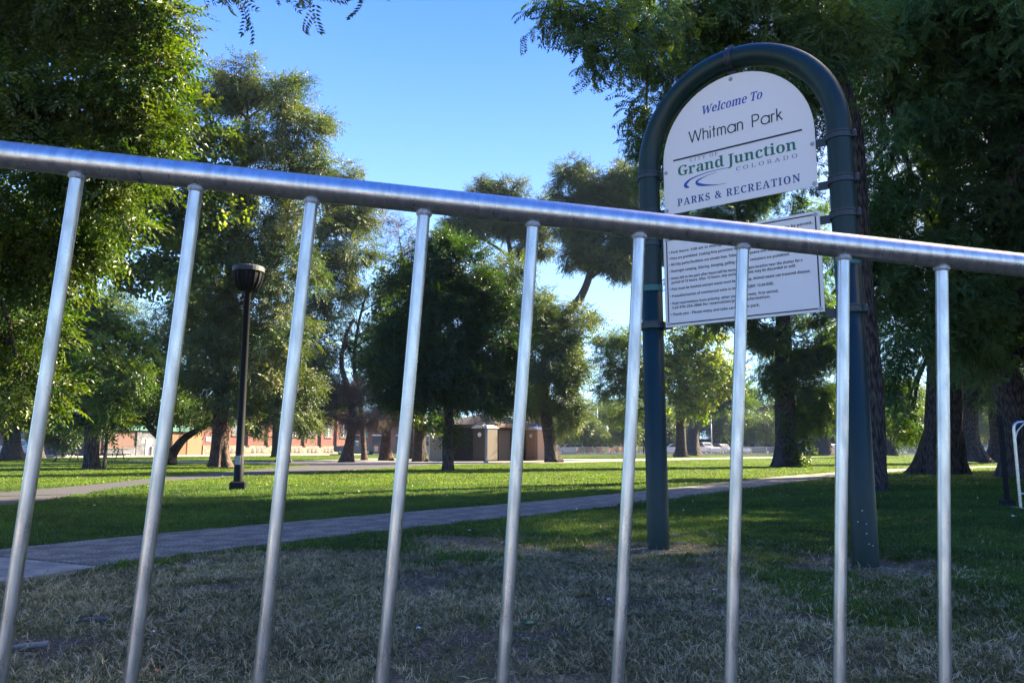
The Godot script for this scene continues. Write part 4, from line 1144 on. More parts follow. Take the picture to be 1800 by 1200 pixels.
func trees_far() -> void:
	var deep := Color(0.05, 0.085, 0.03)
	var lime := Color(0.15, 0.17, 0.05)
	# small round street trees beyond the barriers
	var t := tree("street_tree", "small round street tree with a thin trunk among the pink ornamental grasses",
		[Vector3(11.25, 0.24, -118.00), Vector3(11.27, 2.04, -118.00), Vector3(11.29, 3.76, -118.00)], [0.16, 0.13, 0.08],
		[[Vector3(10.42, 3.33, -118.00), 1.74, 1.22], [Vector3(12.59, 3.50, -118.00), 1.74, 1.22], [Vector3(11.30, 4.62, -118.00), 1.91, 1.04],
		[Vector3(9.72, 2.64, -118.00), 1.04, 0.69], [Vector3(13.19, 2.64, -118.00), 1.21, 0.69]],
		{"leaf": "elm", "size": 2.6, "col": deep, "tint": lime, "dense": 3.4, "group": "street trees beyond the barriers", "low": 0.6})
	for q in [[1092, 797, 122, "street tree left of the sign's left post, beyond the ornamental grasses", 1.0], [1076, 790, 150, "taller pale olive street tree below the brown brick tower", 1.7], [1340, 797, 126, "street tree left of the dark upright tree, behind parked cars", 1.15], [1305, 797, 135, "street tree behind the silver parked cars", 1.3], [1490, 797, 128, "street tree behind the right post of the sign", 1.2], [1600, 797, 130, "sunlit street tree seen left of the huge flared trunk", 1.3], [1725, 797, 120, "sunlit street tree seen right of the huge flared trunk", 1.4], [1155, 797, 140, "street tree behind the left post of the sign", 1.4], [985, 797, 135, "street tree behind the left leaning trunk", 1.2]]:
		var p := spot(q[0], q[2])
		dup(t, "street_tree", p, q[0] * 1.7, q[3], "street trees beyond the barriers", q[4])
	for q in [[1160, "leafy tree behind the cars just right of the left sign post", 1.7], [1222, "leafy tree above the white pickup, behind the forked grey trunk", 1.9], [1268, "leafy tree left of the seventh bar behind the silver suv", 1.7], [1345, "leafy tree behind the dark pickup, left of the dark upright tree", 2.0], [1415, "leafy tree behind the dark upright tree's leafy shoots", 1.8], [1462, "leafy tree above the short wide trunk", 2.0], [1530, "leafy tree hidden behind the right sign post", 1.8], [1570, "leafy tree behind the white sedan right of the right sign post", 1.9], [1625, "leafy tree behind the huge flared trunk", 1.9], [1735, "leafy tree between the huge trunk and the thin black post", 2.0], [1790, "leafy tree behind the end barrier at the right edge", 2.0], [1004, "leafy tree behind the white suv right of the leaning trunk", 1.5]]:
		dup(t, "leafy_tree", spot(q[0], 152.0 + 6.0 * sin(q[0])), q[0] * 0.37, q[1], "trees behind the parking lot", q[2])
	# the belt of big trees behind the parking lot and the buildings
	var far := tree("background_tree", "hazy green tree far behind the parking lot, left of the lamp with two heads",
		[Vector3(20, 0, -210), Vector3(20, 4, -210), Vector3(20, 9, -210)], [0.5, 0.4, 0.2],
		[[Vector3(17, 8, -210), 3.6, 3.0], [Vector3(22, 8, -211), 3.8, 3.2], [Vector3(20, 11.5, -210), 3.6, 3.0], [Vector3(18, 5.0, -209), 3.6, 2.2], [Vector3(23, 5, -209), 3.0, 2.2]],
		{"leaf": "elm", "size": 4.2, "col": deep, "tint": lime, "dense": 3.2, "group": "trees far behind the streets"})
	var k := 0
	for x in [-150.0, -128.0, -112.0, -98.0, -82.0, -70.0, -58.0, -44.0, -30.0, -17.0, -5.0, 6.0, 33.0, 44.0, 56.0, 68.0, 80.0, 93.0, 106.0, 120.0, 134.0, 150.0]:
		k += 1
		dup(far, "background_tree", Vector3(x, 0, -205.0 - 14.0 * sin(k * 2.3)), k * 1.3, "hazy green tree in the far belt of trees behind the streets", "trees far behind the streets", 0.85 + 0.3 * sin(k * 4.1) * sin(k))

# where the lawn lies at a given depth in the direction of column x of the photograph (planning aid for far things)
func spot(x: float, depth: float) -> Vector3:
	return Vector3((x - 900.0) / 1350.0 * depth * 1.0097, 0, -depth)

# ---------------------------------------------------------------- the park sign
# lettering laid flat on a panel: x along the panel, y up; fitted between x0 and x1 with its foot at y0 and rising by slope
func letters(st: SurfaceTool, text: String, font: Font, x0: float, x1: float, y0: float, cap: float, z: float, shear := 0.0, spacing := 0) -> float:
	var tm := TextMesh.new()
	var fv := FontVariation.new()
	fv.base_font = font
	fv.spacing_glyph = spacing
	tm.font = fv
	tm.text = text
	tm.font_size = 64
	tm.pixel_size = 0.01
	tm.depth = 0.0
	tm.curve_step = 2.0
	tm.horizontal_alignment = HORIZONTAL_ALIGNMENT_LEFT
	var a := tm.get_mesh_arrays()
	var vs: PackedVector3Array = a[Mesh.ARRAY_VERTEX]
	if vs.is_empty():
		return x0
	var lo := Vector3(1e9, 1e9, 0)
	var hi := -lo
	for v in vs:
		lo = lo.min(v)
		hi = hi.max(v)
	# height of a capital of this font at this size
	var th := TextMesh.new()
	th.font = font
	th.text = "H"
	th.font_size = 64
	th.pixel_size = 0.01
	th.depth = 0.0
	var hv: PackedVector3Array = th.get_mesh_arrays()[Mesh.ARRAY_VERTEX]
	var hl := 1e9
	var hh := -1e9
	for v in hv:
		hl = minf(hl, v.y)
		hh = maxf(hh, v.y)
	# baseline of the text: H of the same font stands on it; texts are centred on their own line, as H is
	var sy := cap / (hh - hl)
	var sx := (x1 - x0) / (hi.x - lo.x) if x1 > x0 else sy * 0.92
	st.set_smooth_group(-1)
	st.set_normal(Vector3.BACK)
	var idx = a[Mesh.ARRAY_INDEX]
	var n: int = idx.size() if idx != null and idx.size() else vs.size()
	for i in n:
		var v: Vector3 = vs[idx[i]] if idx != null and idx.size() else vs[i]
		var y := (v.y - hl) * sy
		st.add_vertex(Vector3(x0 + (v.x - lo.x) * sx + shear * y, y0 + y, z))
	return x0 + (hi.x - lo.x) * sx

# a flat stroke of even or changing width along pts
func stroke(st: SurfaceTool, pts: Array, w: Array, z: float) -> void:
	st.set_smooth_group(-1)
	for i in pts.size() - 1:
		var a: Vector2 = pts[i]
		var b: Vector2 = pts[i + 1]
		var ta: Vector2 = (pts[mini(i + 1, pts.size() - 1)] - pts[maxi(i - 1, 0)]).normalized()
		var tb: Vector2 = (pts[mini(i + 2, pts.size() - 1)] - pts[i]).normalized()
		var wa: float = w[i] if w.size() > 1 else w[0]
		var wb: float = w[i + 1] if w.size() > 1 else w[0]
		var na := Vector2(-ta.y, ta.x) * wa * 0.5
		var nb := Vector2(-tb.y, tb.x) * wb * 0.5
		quad(st, Vector3(a.x - na.x, a.y - na.y, z), Vector3(a.x + na.x, a.y + na.y, z), Vector3(b.x + nb.x, b.y + nb.y, z), Vector3(b.x - nb.x, b.y - nb.y, z))

func arc(c: Vector2, r: float, a0: float, a1: float, n := 20) -> Array:
	var out := []
	for i in n + 1:
		var a := deg_to_rad(lerpf(a0, a1, float(i) / n))
		out.append(c + Vector2(cos(a), sin(a)) * r)
	return out

# thin geometric capitals and small letters for the name of the park; x, y with capital height 1
func thin_letter(ch: String) -> Array:
	match ch:
		"W": return [1.12, [[Vector2(0, 1), Vector2(0.28, 0)], [Vector2(0.28, 0), Vector2(0.56, 1)], [Vector2(0.56, 1), Vector2(0.84, 0)], [Vector2(0.84, 0), Vector2(1.12, 1)]]]
		"h": return [0.46, [[Vector2(0, 0), Vector2(0, 1)], arc(Vector2(0.21, 0.47), 0.21, 180, 0), [Vector2(0.42, 0.47), Vector2(0.42, 0)]]]
		"i": return [0.06, [[Vector2(0, 0), Vector2(0, 0.68)], [Vector2(0, 0.88), Vector2(0, 1.0)]]]
		"t": return [0.26, [[Vector2(0.1, 0), Vector2(0.1, 0.95)], [Vector2(-0.04, 0.67), Vector2(0.24, 0.67)]]]
		"m": return [0.72, [[Vector2(0, 0), Vector2(0, 0.68)], arc(Vector2(0.17, 0.5), 0.17, 180, 0), [Vector2(0.34, 0.5), Vector2(0.34, 0)], arc(Vector2(0.51, 0.5), 0.17, 180, 0), [Vector2(0.68, 0.5), Vector2(0.68, 0)]]]
		"n": return [0.46, [[Vector2(0, 0), Vector2(0, 0.68)], arc(Vector2(0.21, 0.47), 0.21, 180, 0), [Vector2(0.42, 0.47), Vector2(0.42, 0)]]]
		"a": return [0.68, [arc(Vector2(0.33, 0.335), 0.33, 0, 360, 32), [Vector2(0.66, 0), Vector2(0.66, 0.68)]]]
		"P": return [0.56, [[Vector2(0, 0), Vector2(0, 1)], [Vector2(0, 0.975), Vector2(0.28, 0.975)], arc(Vector2(0.28, 0.72), 0.255, 90, -90), [Vector2(0.28, 0.465), Vector2(0, 0.465)]]]
		"r": return [0.26, [[Vector2(0, 0), Vector2(0, 0.68)], arc(Vector2(0.2, 0.45), 0.2, 180, 75, 10)]]
		"k": return [0.44, [[Vector2(0, 0), Vector2(0, 1)], [Vector2(0.02, 0.32), Vector2(0.36, 0.68)], [Vector2(0.12, 0.4), Vector2(0.42, 0)]]]
	return [0.3, []]

func thin_text(st: SurfaceTool, text: String, x0: float, x1: float, y0: float, cap: float, z: float) -> void:
	var total := 0.0
	for i in text.length():
		total += thin_letter(text[i])[0] + 0.17
	total -= 0.17
	var k := (x1 - x0) / (total * cap)
	var x := x0
	for i in text.length():
		var l := thin_letter(text[i])
		for s in l[1]:
			var pts := []
			for p in s:
				pts.append(Vector2(x + p.x * cap * k, y0 + p.y * cap))
			z += 0.00004
			stroke(st, pts, [cap * 0.1], z)
		x += (l[0] + 0.17) * cap * k

func curve_of(pts: Array, n: int) -> Array:
	var out := []
	for i in pts.size() - 1:
		for k in n:
			out.append(pts[i].cubic_interpolate(pts[i + 1], pts[maxi(i - 1, 0)], pts[mini(i + 2, pts.size() - 1)], float(k) / n))
	out.append(pts[pts.size() - 1])
	return out

# band round a post with a tab towards the panel; side is +1 when the panel lies at larger x
func clamp_band(parent: Node3D, x: float, y: float, side: float, panel_x: float) -> void:
	var st := stool()
	var prof := [[0.0845, -0.026], [0.0925, -0.026], [0.0925, -0.014], [0.0885, -0.012], [0.0885, 0.012], [0.0925, 0.014], [0.0925, 0.026], [0.0845, 0.026]]
	lathe(st, Vector3(x, y, 0), prof, 28, false)
	bevel_box(st, Vector3(x - side * 0.098, y, 0.0), Vector3(0.03, 0.056, 0.03), 0.006)
	var a := x + side * 0.086
	bevel_box(st, Vector3((a + panel_x) * 0.5, y - 0.012, -0.006), Vector3(absf(panel_x - a), 0.06, 0.008), 0.002)
	obj("clamp", st, M.black_clamp, parent)

func park_sign() -> void:
	var e := Vector3(0.8, 0, 0.6).normalized()
	e = (Vector3(2.279, 0, -5.094) - Vector3(1.11, 0, -5.972)).normalized()
	var sign_ := thing("park_sign", "arched dark green pipe sign with two white panels welcoming to the park", "sign", Vector3(1.11, 0, -5.972), -atan2(e.z, e.x))
	var gap := 1.462
	var r := 0.083
	var sm := gap * 0.5 - 0.006
	# posts below the seam, arch above it
	for s in 2:
		var x := gap * s
		var st := stool()
		lathe(st, Vector3(x, 0, 0), [[0.0, -0.1], [r, -0.1], [r, 0.0], [r, 2.0], [r - 0.01, 2.003]], 32)
		obj("post", st, M.green_paint, sign_)
		st = stool()
		lathe(st, Vector3(x, 0, 0), [[r, 1.985], [r + 0.0015, 1.987], [r + 0.0015, 2.03], [r, 2.032]], 32, false)
		obj("seam_ring", st, M.green_band, sign_)
	var pts := []
	var rad := []
	for y in [2.006, 2.3, 2.65, 2.9]:
		pts.append(Vector3(0, y, 0))
	for i in 33:
		var a := PI - PI * i / 32.0
		pts.append(Vector3(gap * 0.5 + cos(a) * gap * 0.5, 2.985 + sin(a) * gap * 0.5, 0))
	for y in [2.9, 2.65, 2.3, 2.006]:
		pts.append(Vector3(gap, y, 0))
	for p in pts:
		rad.append(r)
	var st := stool()
	tube(st, pts, rad, 32)
	obj("arch_pipe", st, M.green_paint, sign_)
	# top hanger
	st = stool()
	var ring := []
	lathe(st, Vector3(gap * 0.5 - 0.012, 2.985 + gap * 0.5, 0), [[0.0845, -0.026], [0.0925, -0.026], [0.0925, -0.014], [0.0885, -0.012], [0.0885, 0.012], [0.0925, 0.014], [0.0925, 0.026], [0.0845, 0.026]], 28, false, Basis(Vector3.BACK, PI / 2))
	bevel_box(st, Vector3(gap * 0.5 - 0.012, 3.815, 0.0), Vector3(0.05, 0.03, 0.03), 0.006)
	bevel_box(st, Vector3(gap * 0.5 - 0.012, 3.59, -0.006), Vector3(0.06, 0.08, 0.008), 0.002)
	obj("clamp", st, M.black_clamp, sign_)
	for y in [2.935, 2.62, 2.375, 1.715]:
		clamp_band(sign_, 0.0, y, 1.0, 0.16)
		clamp_band(sign_, gap, y - 0.03, -1.0, gap - 0.16)
	# upper panel with its round head
	var poly := PackedVector2Array([Vector2(0.132, 2.585), Vector2(1.302, 2.585), Vector2(1.302, 3.0)])
	for i in range(1, 32):
		var a := PI * i / 32.0
		poly.append(Vector2(0.717 + cos(a) * 0.585, 3.0 + sin(a) * 0.592))
	poly.append(Vector2(0.132, 3.0))
	st = stool()
	prism(st, poly, 0.0, 0.005)
	var up := obj("welcome_panel", st, M.panel_white, sign_)
	var serif := SystemFont.new()
	serif.font_names = PackedStringArray(["Droid Serif"])
	var serif_b := SystemFont.new()
	serif_b.font_names = PackedStringArray(["Droid Serif"])
	serif_b.font_weight = 700
	var sans := SystemFont.new()
	sans.font_weight = 700
	sans.font_names = PackedStringArray(["Droid Sans"])
	var z := 0.0062
	st = stool()
	letters(st, "Welcome To", serif_b, 0.462, 0.94, 3.335, 0.068, z, 0.22)
	obj("lettering", st, M.ink_blue, up, false)
	st = stool()
	thin_text(st, "Whitman", 0.358, 0.79, 3.13, 0.095, z)
	thin_text(st, "Park", 0.862, 1.085, 3.13, 0.095, z)
	obj("lettering", st, M.ink_black, up)
	st = stool()
	stroke(st, [Vector2(0.217, 3.018), Vector2(1.217, 3.018)], [0.014], z)
	obj("rule_line", st, M.ink_black, up)
	st = stool()
	letters(st, "Grand Junction", serif_b, 0.256, 1.172, 2.882, 0.083, z)
	obj("lettering", st, M.ink_green, up)
	st = stool()
	letters(st, "CITY OF", serif, 0.36, 0.585, 2.978, 0.026, z + 0.0002, 0, 12)
	letters(st, "COLORADO", serif, 0.724, 1.174, 2.822, 0.03, z + 0.0002, 0, 18)
	obj("lettering", st, M.ink_grey, up)
	st = stool()
	letters(st, "PARKS & RECREATION", serif_b, 0.243, 1.186, 2.64, 0.058, z, 0, 6)
	obj("lettering", st, M.ink_navy, up)
	st = stool()
	var c1 := curve_of([Vector2(0.675, 2.86), Vector2(0.523, 2.862), Vector2(0.383, 2.843), Vector2(0.326, 2.816), Vector2(0.315, 2.79), Vector2(0.345, 2.772)], 8)
	var w1 := []
	for i in c1.size():
		w1.append(0.004 + 0.022 * pow(sin(PI * pow(float(i) / (c1.size() - 1), 2.6)), 1.0))
	stroke(st, c1, w1, z)
	var c2 := curve_of([Vector2(0.568, 2.846), Vector2(0.476, 2.832), Vector2(0.412, 2.809), Vector2(0.418, 2.784), Vector2(0.474, 2.764), Vector2(0.565, 2.747), Vector2(0.64, 2.742)], 8)
	var w2 := []
	for i in c2.size():
		w2.append(0.003 + 0.02 * pow(sin(PI * i / (c2.size() - 1)), 3.0))
	stroke(st, c2, w2, z + 0.0003)
	obj("river_emblem", st, M.ink_blue, up)
	for p in [Vector2(0.71, 3.556), Vector2(0.152, 2.93), Vector2(1.281, 2.895), Vector2(1.281, 2.603), Vector2(0.152, 2.618)]:
		bolt(up, p, z)
	# lower panel with the rules
	st = stool()
	bevel_box(st, Vector3(0.707, 2.046, 0.0), Vector3(1.19, 0.715, 0.008), 0.001)
	var low := obj("rules_panel", st, M.panel_white, sign_)
	z = 0.0055
	st = stool()
	for q in [[Vector2(0.135, 2.38), Vector2(1.279, 2.38)], [Vector2(0.135, 1.712), Vector2(1.279, 1.712)], [Vector2(0.14, 1.716), Vector2(0.14, 2.376)], [Vector2(1.274, 1.716), Vector2(1.274, 2.376)]]:
		stroke(st, q, [0.0095], z)
		z += 0.0001
	obj("border_line", st, M.ink_black, low)
	st = stool()
	var rows := [
		[2.317, "Shelter reservations by permit."],
		[2.268, "\u2022 Park hours: 5:00 am to midnight."],
		[2.219, "\u2022 Fires are prohibited. Cooking fires permitted in grills only."],
		[2.17, "\u2022 All City parks/facilities are smoke free. Tobacco, marijuana and vaping are"],
		[2.117, "\u2022 Overnight camping, littering, dumping, golfing and glass containers are prohibited."],
		[2.06, "\u2022 Items left in the park after hours will be moved to an open location near the shelter for a"],
		[2.027, "   period of 72 hours. After 72 hours, any unclaimed items may be discarded or sold."],
		[1.975, "\u2022 Pets must be leashed and pet waste must be picked up. Animal waste can transmit disease."],
		[1.92, "\u2022 Preauthorization of commercial sales is required (GJMC 12.04.020)."],
		[1.862, "\u2022 Paid reservations have priority; other uses first come, first served."],
		[1.828, "   Call 970-254-3866 for reservation/permit information."],
		[1.776, "\u2022 Thank you - Please enjoy and take care of your park."]]
	var ends := [1.255, 0.62, 0.82, 1.05, 1.085, 1.17, 1.125, 1.222, 0.965, 0.995, 0.935, 0.855]
	for i in rows.size():
		var line: String = rows[i][1]
		var ind := 0.0
		if line.begins_with("   "):
			line = line.strip_edges()
			ind = 0.016
		letters(st, line, sans, 0.157 + ind if i else 0.79, ends[i], rows[i][0], 0.0205, 0.0058)
	obj("lettering", st, M.ink_black, low)
	for p in [Vector2(0.14, 1.714), Vector2(1.274, 1.712), Vector2(1.274, 2.38), Vector2(0.14, 2.38)]:
		bolt(low, p, 0.0062)
	# chipped paint at the foot of the right post and its concrete collar
	st = stool()
	rng.seed = 77
	for i in 6:
		var a := rnd(0.45, 1.75)
		var y := 0.1 + 0.27 * pow(rnd(0, 1), 1.3)
		var p := Vector3(gap + cos(a) * 0.0845, y, sin(a) * 0.0845)
		bevel_box(st, p, Vector3(rnd(0.003, 0.012), rnd(0.003, 0.006), 0.002), 0.0005, Basis(Vector3.UP, PI / 2 - a))
	obj("paint_chip", st, M.chip, sign_)
	for s in 2:
		st = stool()
		st.set_smooth_group(-1)
		var c := Vector3(gap * s + (0.1 if s else 0.0), 0.0, 0.06 if s else 0.05)
		var rim := []
		for i in 26:
			var a := TAU * i / 26.0
			var rr := 0.235 + 0.035 * lump.get_noise_2d(i * 37.0, s * 90.0)
			rim.append(c + Vector3(cos(a) * rr * (1.25 if s else 1.0), -0.004, sin(a) * rr * 0.85))
		for i in 26:
			tri(st, c + Vector3(0, 0.012, 0), rim[i], rim[(i + 1) % 26])
			quad(st, rim[i], rim[i] - Vector3(0, 0.08, 0), rim[(i + 1) % 26] - Vector3(0, 0.08, 0), rim[(i + 1) % 26])
		obj("footing", st, M.concrete, sign_)

func bolt(parent: Node3D, p: Vector2, z: float) -> void:
	var st := stool()
	var b := Basis(Vector3.RIGHT, PI / 2)
	lathe(st, Vector3(p.x, p.y, z), [[0.016, 0.0], [0.016, 0.002], [0.009, 0.0025], [0.009, 0.007], [0.006, 0.009], [0.0, 0.009]], 14, false, b)
	obj("bolt", st, M.bolt, parent)

# ---------------------------------------------------------------- crowd barriers
func near_barrier() -> void:
	var p0 := Vector3(-0.592, 1.138, -1.006)
	var d := Vector3(0.156, -0.012, -0.017)
	var down := Vector3(-0.07, -0.9975, 0.0).normalized()
	var b := thing("crowd_barrier", "galvanised steel crowd barrier close up across the whole picture", "barrier", Vector3(0.05, 0, -1.09))
	var o := -b.position
	var a := p0 + d * -4.0 + o
	var z := p0 + d * 10.6 + o
	var dn := 0.9
	var st := stool()
	var cr := 0.1
	var u := d.normalized()
	var pts := []
	# the frame tube: up the left end, round the corner, along the top and down the right end
	var foot_a: Vector3 = a + down * ((a - o).y + 0.0) / -down.y
	var foot_z: Vector3 = z + down * ((z - o).y) / -down.y
	pts.append(foot_a)
	pts.append(a + down * (cr + 0.02))
	for i in 9:
		var t := i / 8.0
		pts.append(bez(a + down * cr, a, a + u * cr, t))
	var m := 1
	while m < 14:
		pts.append(a.lerp(z, m / 14.0))
		m += 1
	for i in 9:
		var t := i / 8.0
		pts.append(bez(z - u * cr, z, z + down * cr, t))
	pts.append(z + down * (cr + 0.02))
	pts.append(foot_z)
	var rad := []
	for q in pts:
		rad.append(0.0184)
	tube(st, pts, rad, 40)
	obj("top_rail", st, M.zinc, b)
	st = stool()
	rod(st, a + down * dn, z + down * dn, 0.016, 20)
	obj("lower_rail", st, M.zinc, b)
	for q in [a, z]:
		st = stool()
		var f: Vector3 = q + down * ((q - o).y - 0.012) / -down.y
		bevel_box(st, f, Vector3(0.05, 0.02, 0.6), 0.004)
		obj("foot", st, M.zinc, b)
	for k in range(-3, 11):
		st = stool()
		var p := p0 + d * float(k) + o
		var w: Vector3 = p + down * 0.015
		var wob := 0.0008 * sin(k * 2.7)
		tube(st, [w, p + down * 0.3 + Vector3(wob, 0, 0), p + down * 0.6 + Vector3(-wob, 0, wob), p + down * dn], [0.0089, 0.0088, 0.0088, 0.0088], 28)
		var bar := obj("bar", st, M.zinc, b)
		st = stool()
		rng.seed = 900 + k
		var c := p + down * 0.0185
		st.set_smooth_group(1)
		# lumpy weld bead round the head of the bar
		var rr := []
		for i in 5:
			var ring := []
			for j in 20:
				var ang := TAU * j / 20.0
				var wd := 0.0088 + 0.0026 * sin(PI * i / 4.0) * (0.7 + 0.6 * absf(sin(j * 1.9 + k)))
				ring.append(c + down * (i * 0.0024 - 0.004) + (u * cos(ang) + u.cross(down).normalized() * sin(ang)) * wd)
			rr.append(ring)
		for i in 4:
			for j in 20:
				var n := (j + 1) % 20
				quad(st, rr[i][j], rr[i + 1][j], rr[i + 1][n], rr[i][n])
		obj("weld", st, M.weld, bar)

# a whole barrier of the same make, for the ones further off
func barrier_parts(b: Node3D, sides: int, apart: bool) -> void:
	var w := 2.2
	var h := 1.1
	var st := stool()
	var pts := [Vector3(0, 0.0, 0), Vector3(0, h - 0.12, 0)]
	for i in 5:
		pts.append(bez(Vector3(0, h - 0.1, 0), Vector3(0, h, 0), Vector3(0.1, h, 0), i / 4.0))
	for i in 5:
		pts.append(bez(Vector3(w - 0.1, h, 0), Vector3(w, h, 0), Vector3(w, h - 0.1, 0), i / 4.0))
	pts.append(Vector3(w, 0, 0))
	var rad := []
	for q in pts:
		rad.append(0.019)
	tube(st, pts, rad, sides)
	if apart:
		obj("top_rail", st, M.zinc, b)
		st = stool()
	rod(st, Vector3(0, 0.2, 0), Vector3(w, 0.2, 0), 0.017, sides)
	if apart:
		obj("lower_rail", st, M.zinc, b)
		st = stool()
	for x in [0.0, w]:
		bevel_box(st, Vector3(x, 0.015, 0), Vector3(0.05, 0.03, 0.55), 0.004)
		if apart:
			obj("foot", st, M.zinc, b)
			st = stool()
	for i in range(1, 15):
		rod(st, Vector3(w * i / 15.0, 0.21, 0), Vector3(w * i / 15.0, h - 0.015, 0), 0.01, sides - 1 if sides < 8 else sides)
		if apart:
			obj("bar", st, M.zinc, b)
			st = stool()
	if apart:
		tube(st, [Vector3(0.0, 0.85, 0), Vector3(0.04, 0.98, 0), Vector3(0.13, h - 0.02, 0)], [0.01, 0.01, 0.01], 10)
		obj("brace", st, M.zinc, b)
	else:
		obj("frame", st, M.zinc_far, b)

func far_run(a: Vector3, z: Vector3, n: int, label: String, group: String) -> void:
	var first: Node3D = null
	for i in n:
		var p := a.lerp(z, float(i) / n)
		var d := (z - a).normalized()
		var turn := -atan2(d.z, d.x) + 0.06 * sin(i * 3.7)
		if first == null:
			first = thing("crowd_barrier", label, "barrier", p, turn, group)
			barrier_parts(first, 5, false)
		else:
			dup(first, "crowd_barrier", p, turn, label, group)

# ---------------------------------------------------------------- black lamp post
func lamp() -> void:
	var l := thing("lamp_post", "black lamp post with a ribbed bowl head standing in the lawn on the left", "lamp post", Vector3(-4.97, 0, -14.15))
	var st := stool()
	bevel_box(st, Vector3(0, 0.08, 0), Vector3(0.28, 0.2, 0.28), 0.02, Basis(Vector3.UP, 0.25))
	obj("base", st, M.black_paint, l)
	st = stool()
	lathe(st, Vector3.ZERO, [[0.085, 0.15], [0.085, 0.62], [0.075, 0.64], [0.07, 0.66], [0.06, 3.66], [0.085, 3.68], [0.09, 3.7], [0.0, 3.7]], 20)
	obj("pole", st, M.black_paint, l)
	st = stool()
	bevel_box(st, Vector3(0.0, 0.56, 0.086), Vector3(0.1, 0.16, 0.004), 0.001)
	obj("notice_sticker", st, M.paper, l)
	st = stool()
	lathe(st, Vector3.ZERO, [[0.1, 3.7], [0.17, 3.74], [0.225, 3.84], [0.255, 3.96], [0.268, 4.06]], 32)
	obj("bowl", st, M.black_paint, l)
	for i in 16:
		st = stool()
		var a := TAU * i / 16.0
		var d := Vector3(cos(a), 0, sin(a))
		tube(st, [d * 0.105 + Vector3(0, 3.7, 0), d * 0.178 + Vector3(0, 3.74, 0), d * 0.232 + Vector3(0, 3.84, 0), d * 0.262 + Vector3(0, 3.96, 0), d * 0.274 + Vector3(0, 4.06, 0)], [0.012, 0.012, 0.012, 0.011, 0.01], 6)
		obj("rib", st, M.black_paint, l)
	st = stool()
	lathe(st, Vector3.ZERO, [[0.27, 4.055], [0.292, 4.06], [0.292, 4.14], [0.28, 4.155], [0.12, 4.19], [0.03, 4.2], [0.025, 4.22], [0.0, 4.222]], 32, false)
	obj("cap", st, M.lamp_grey, l)

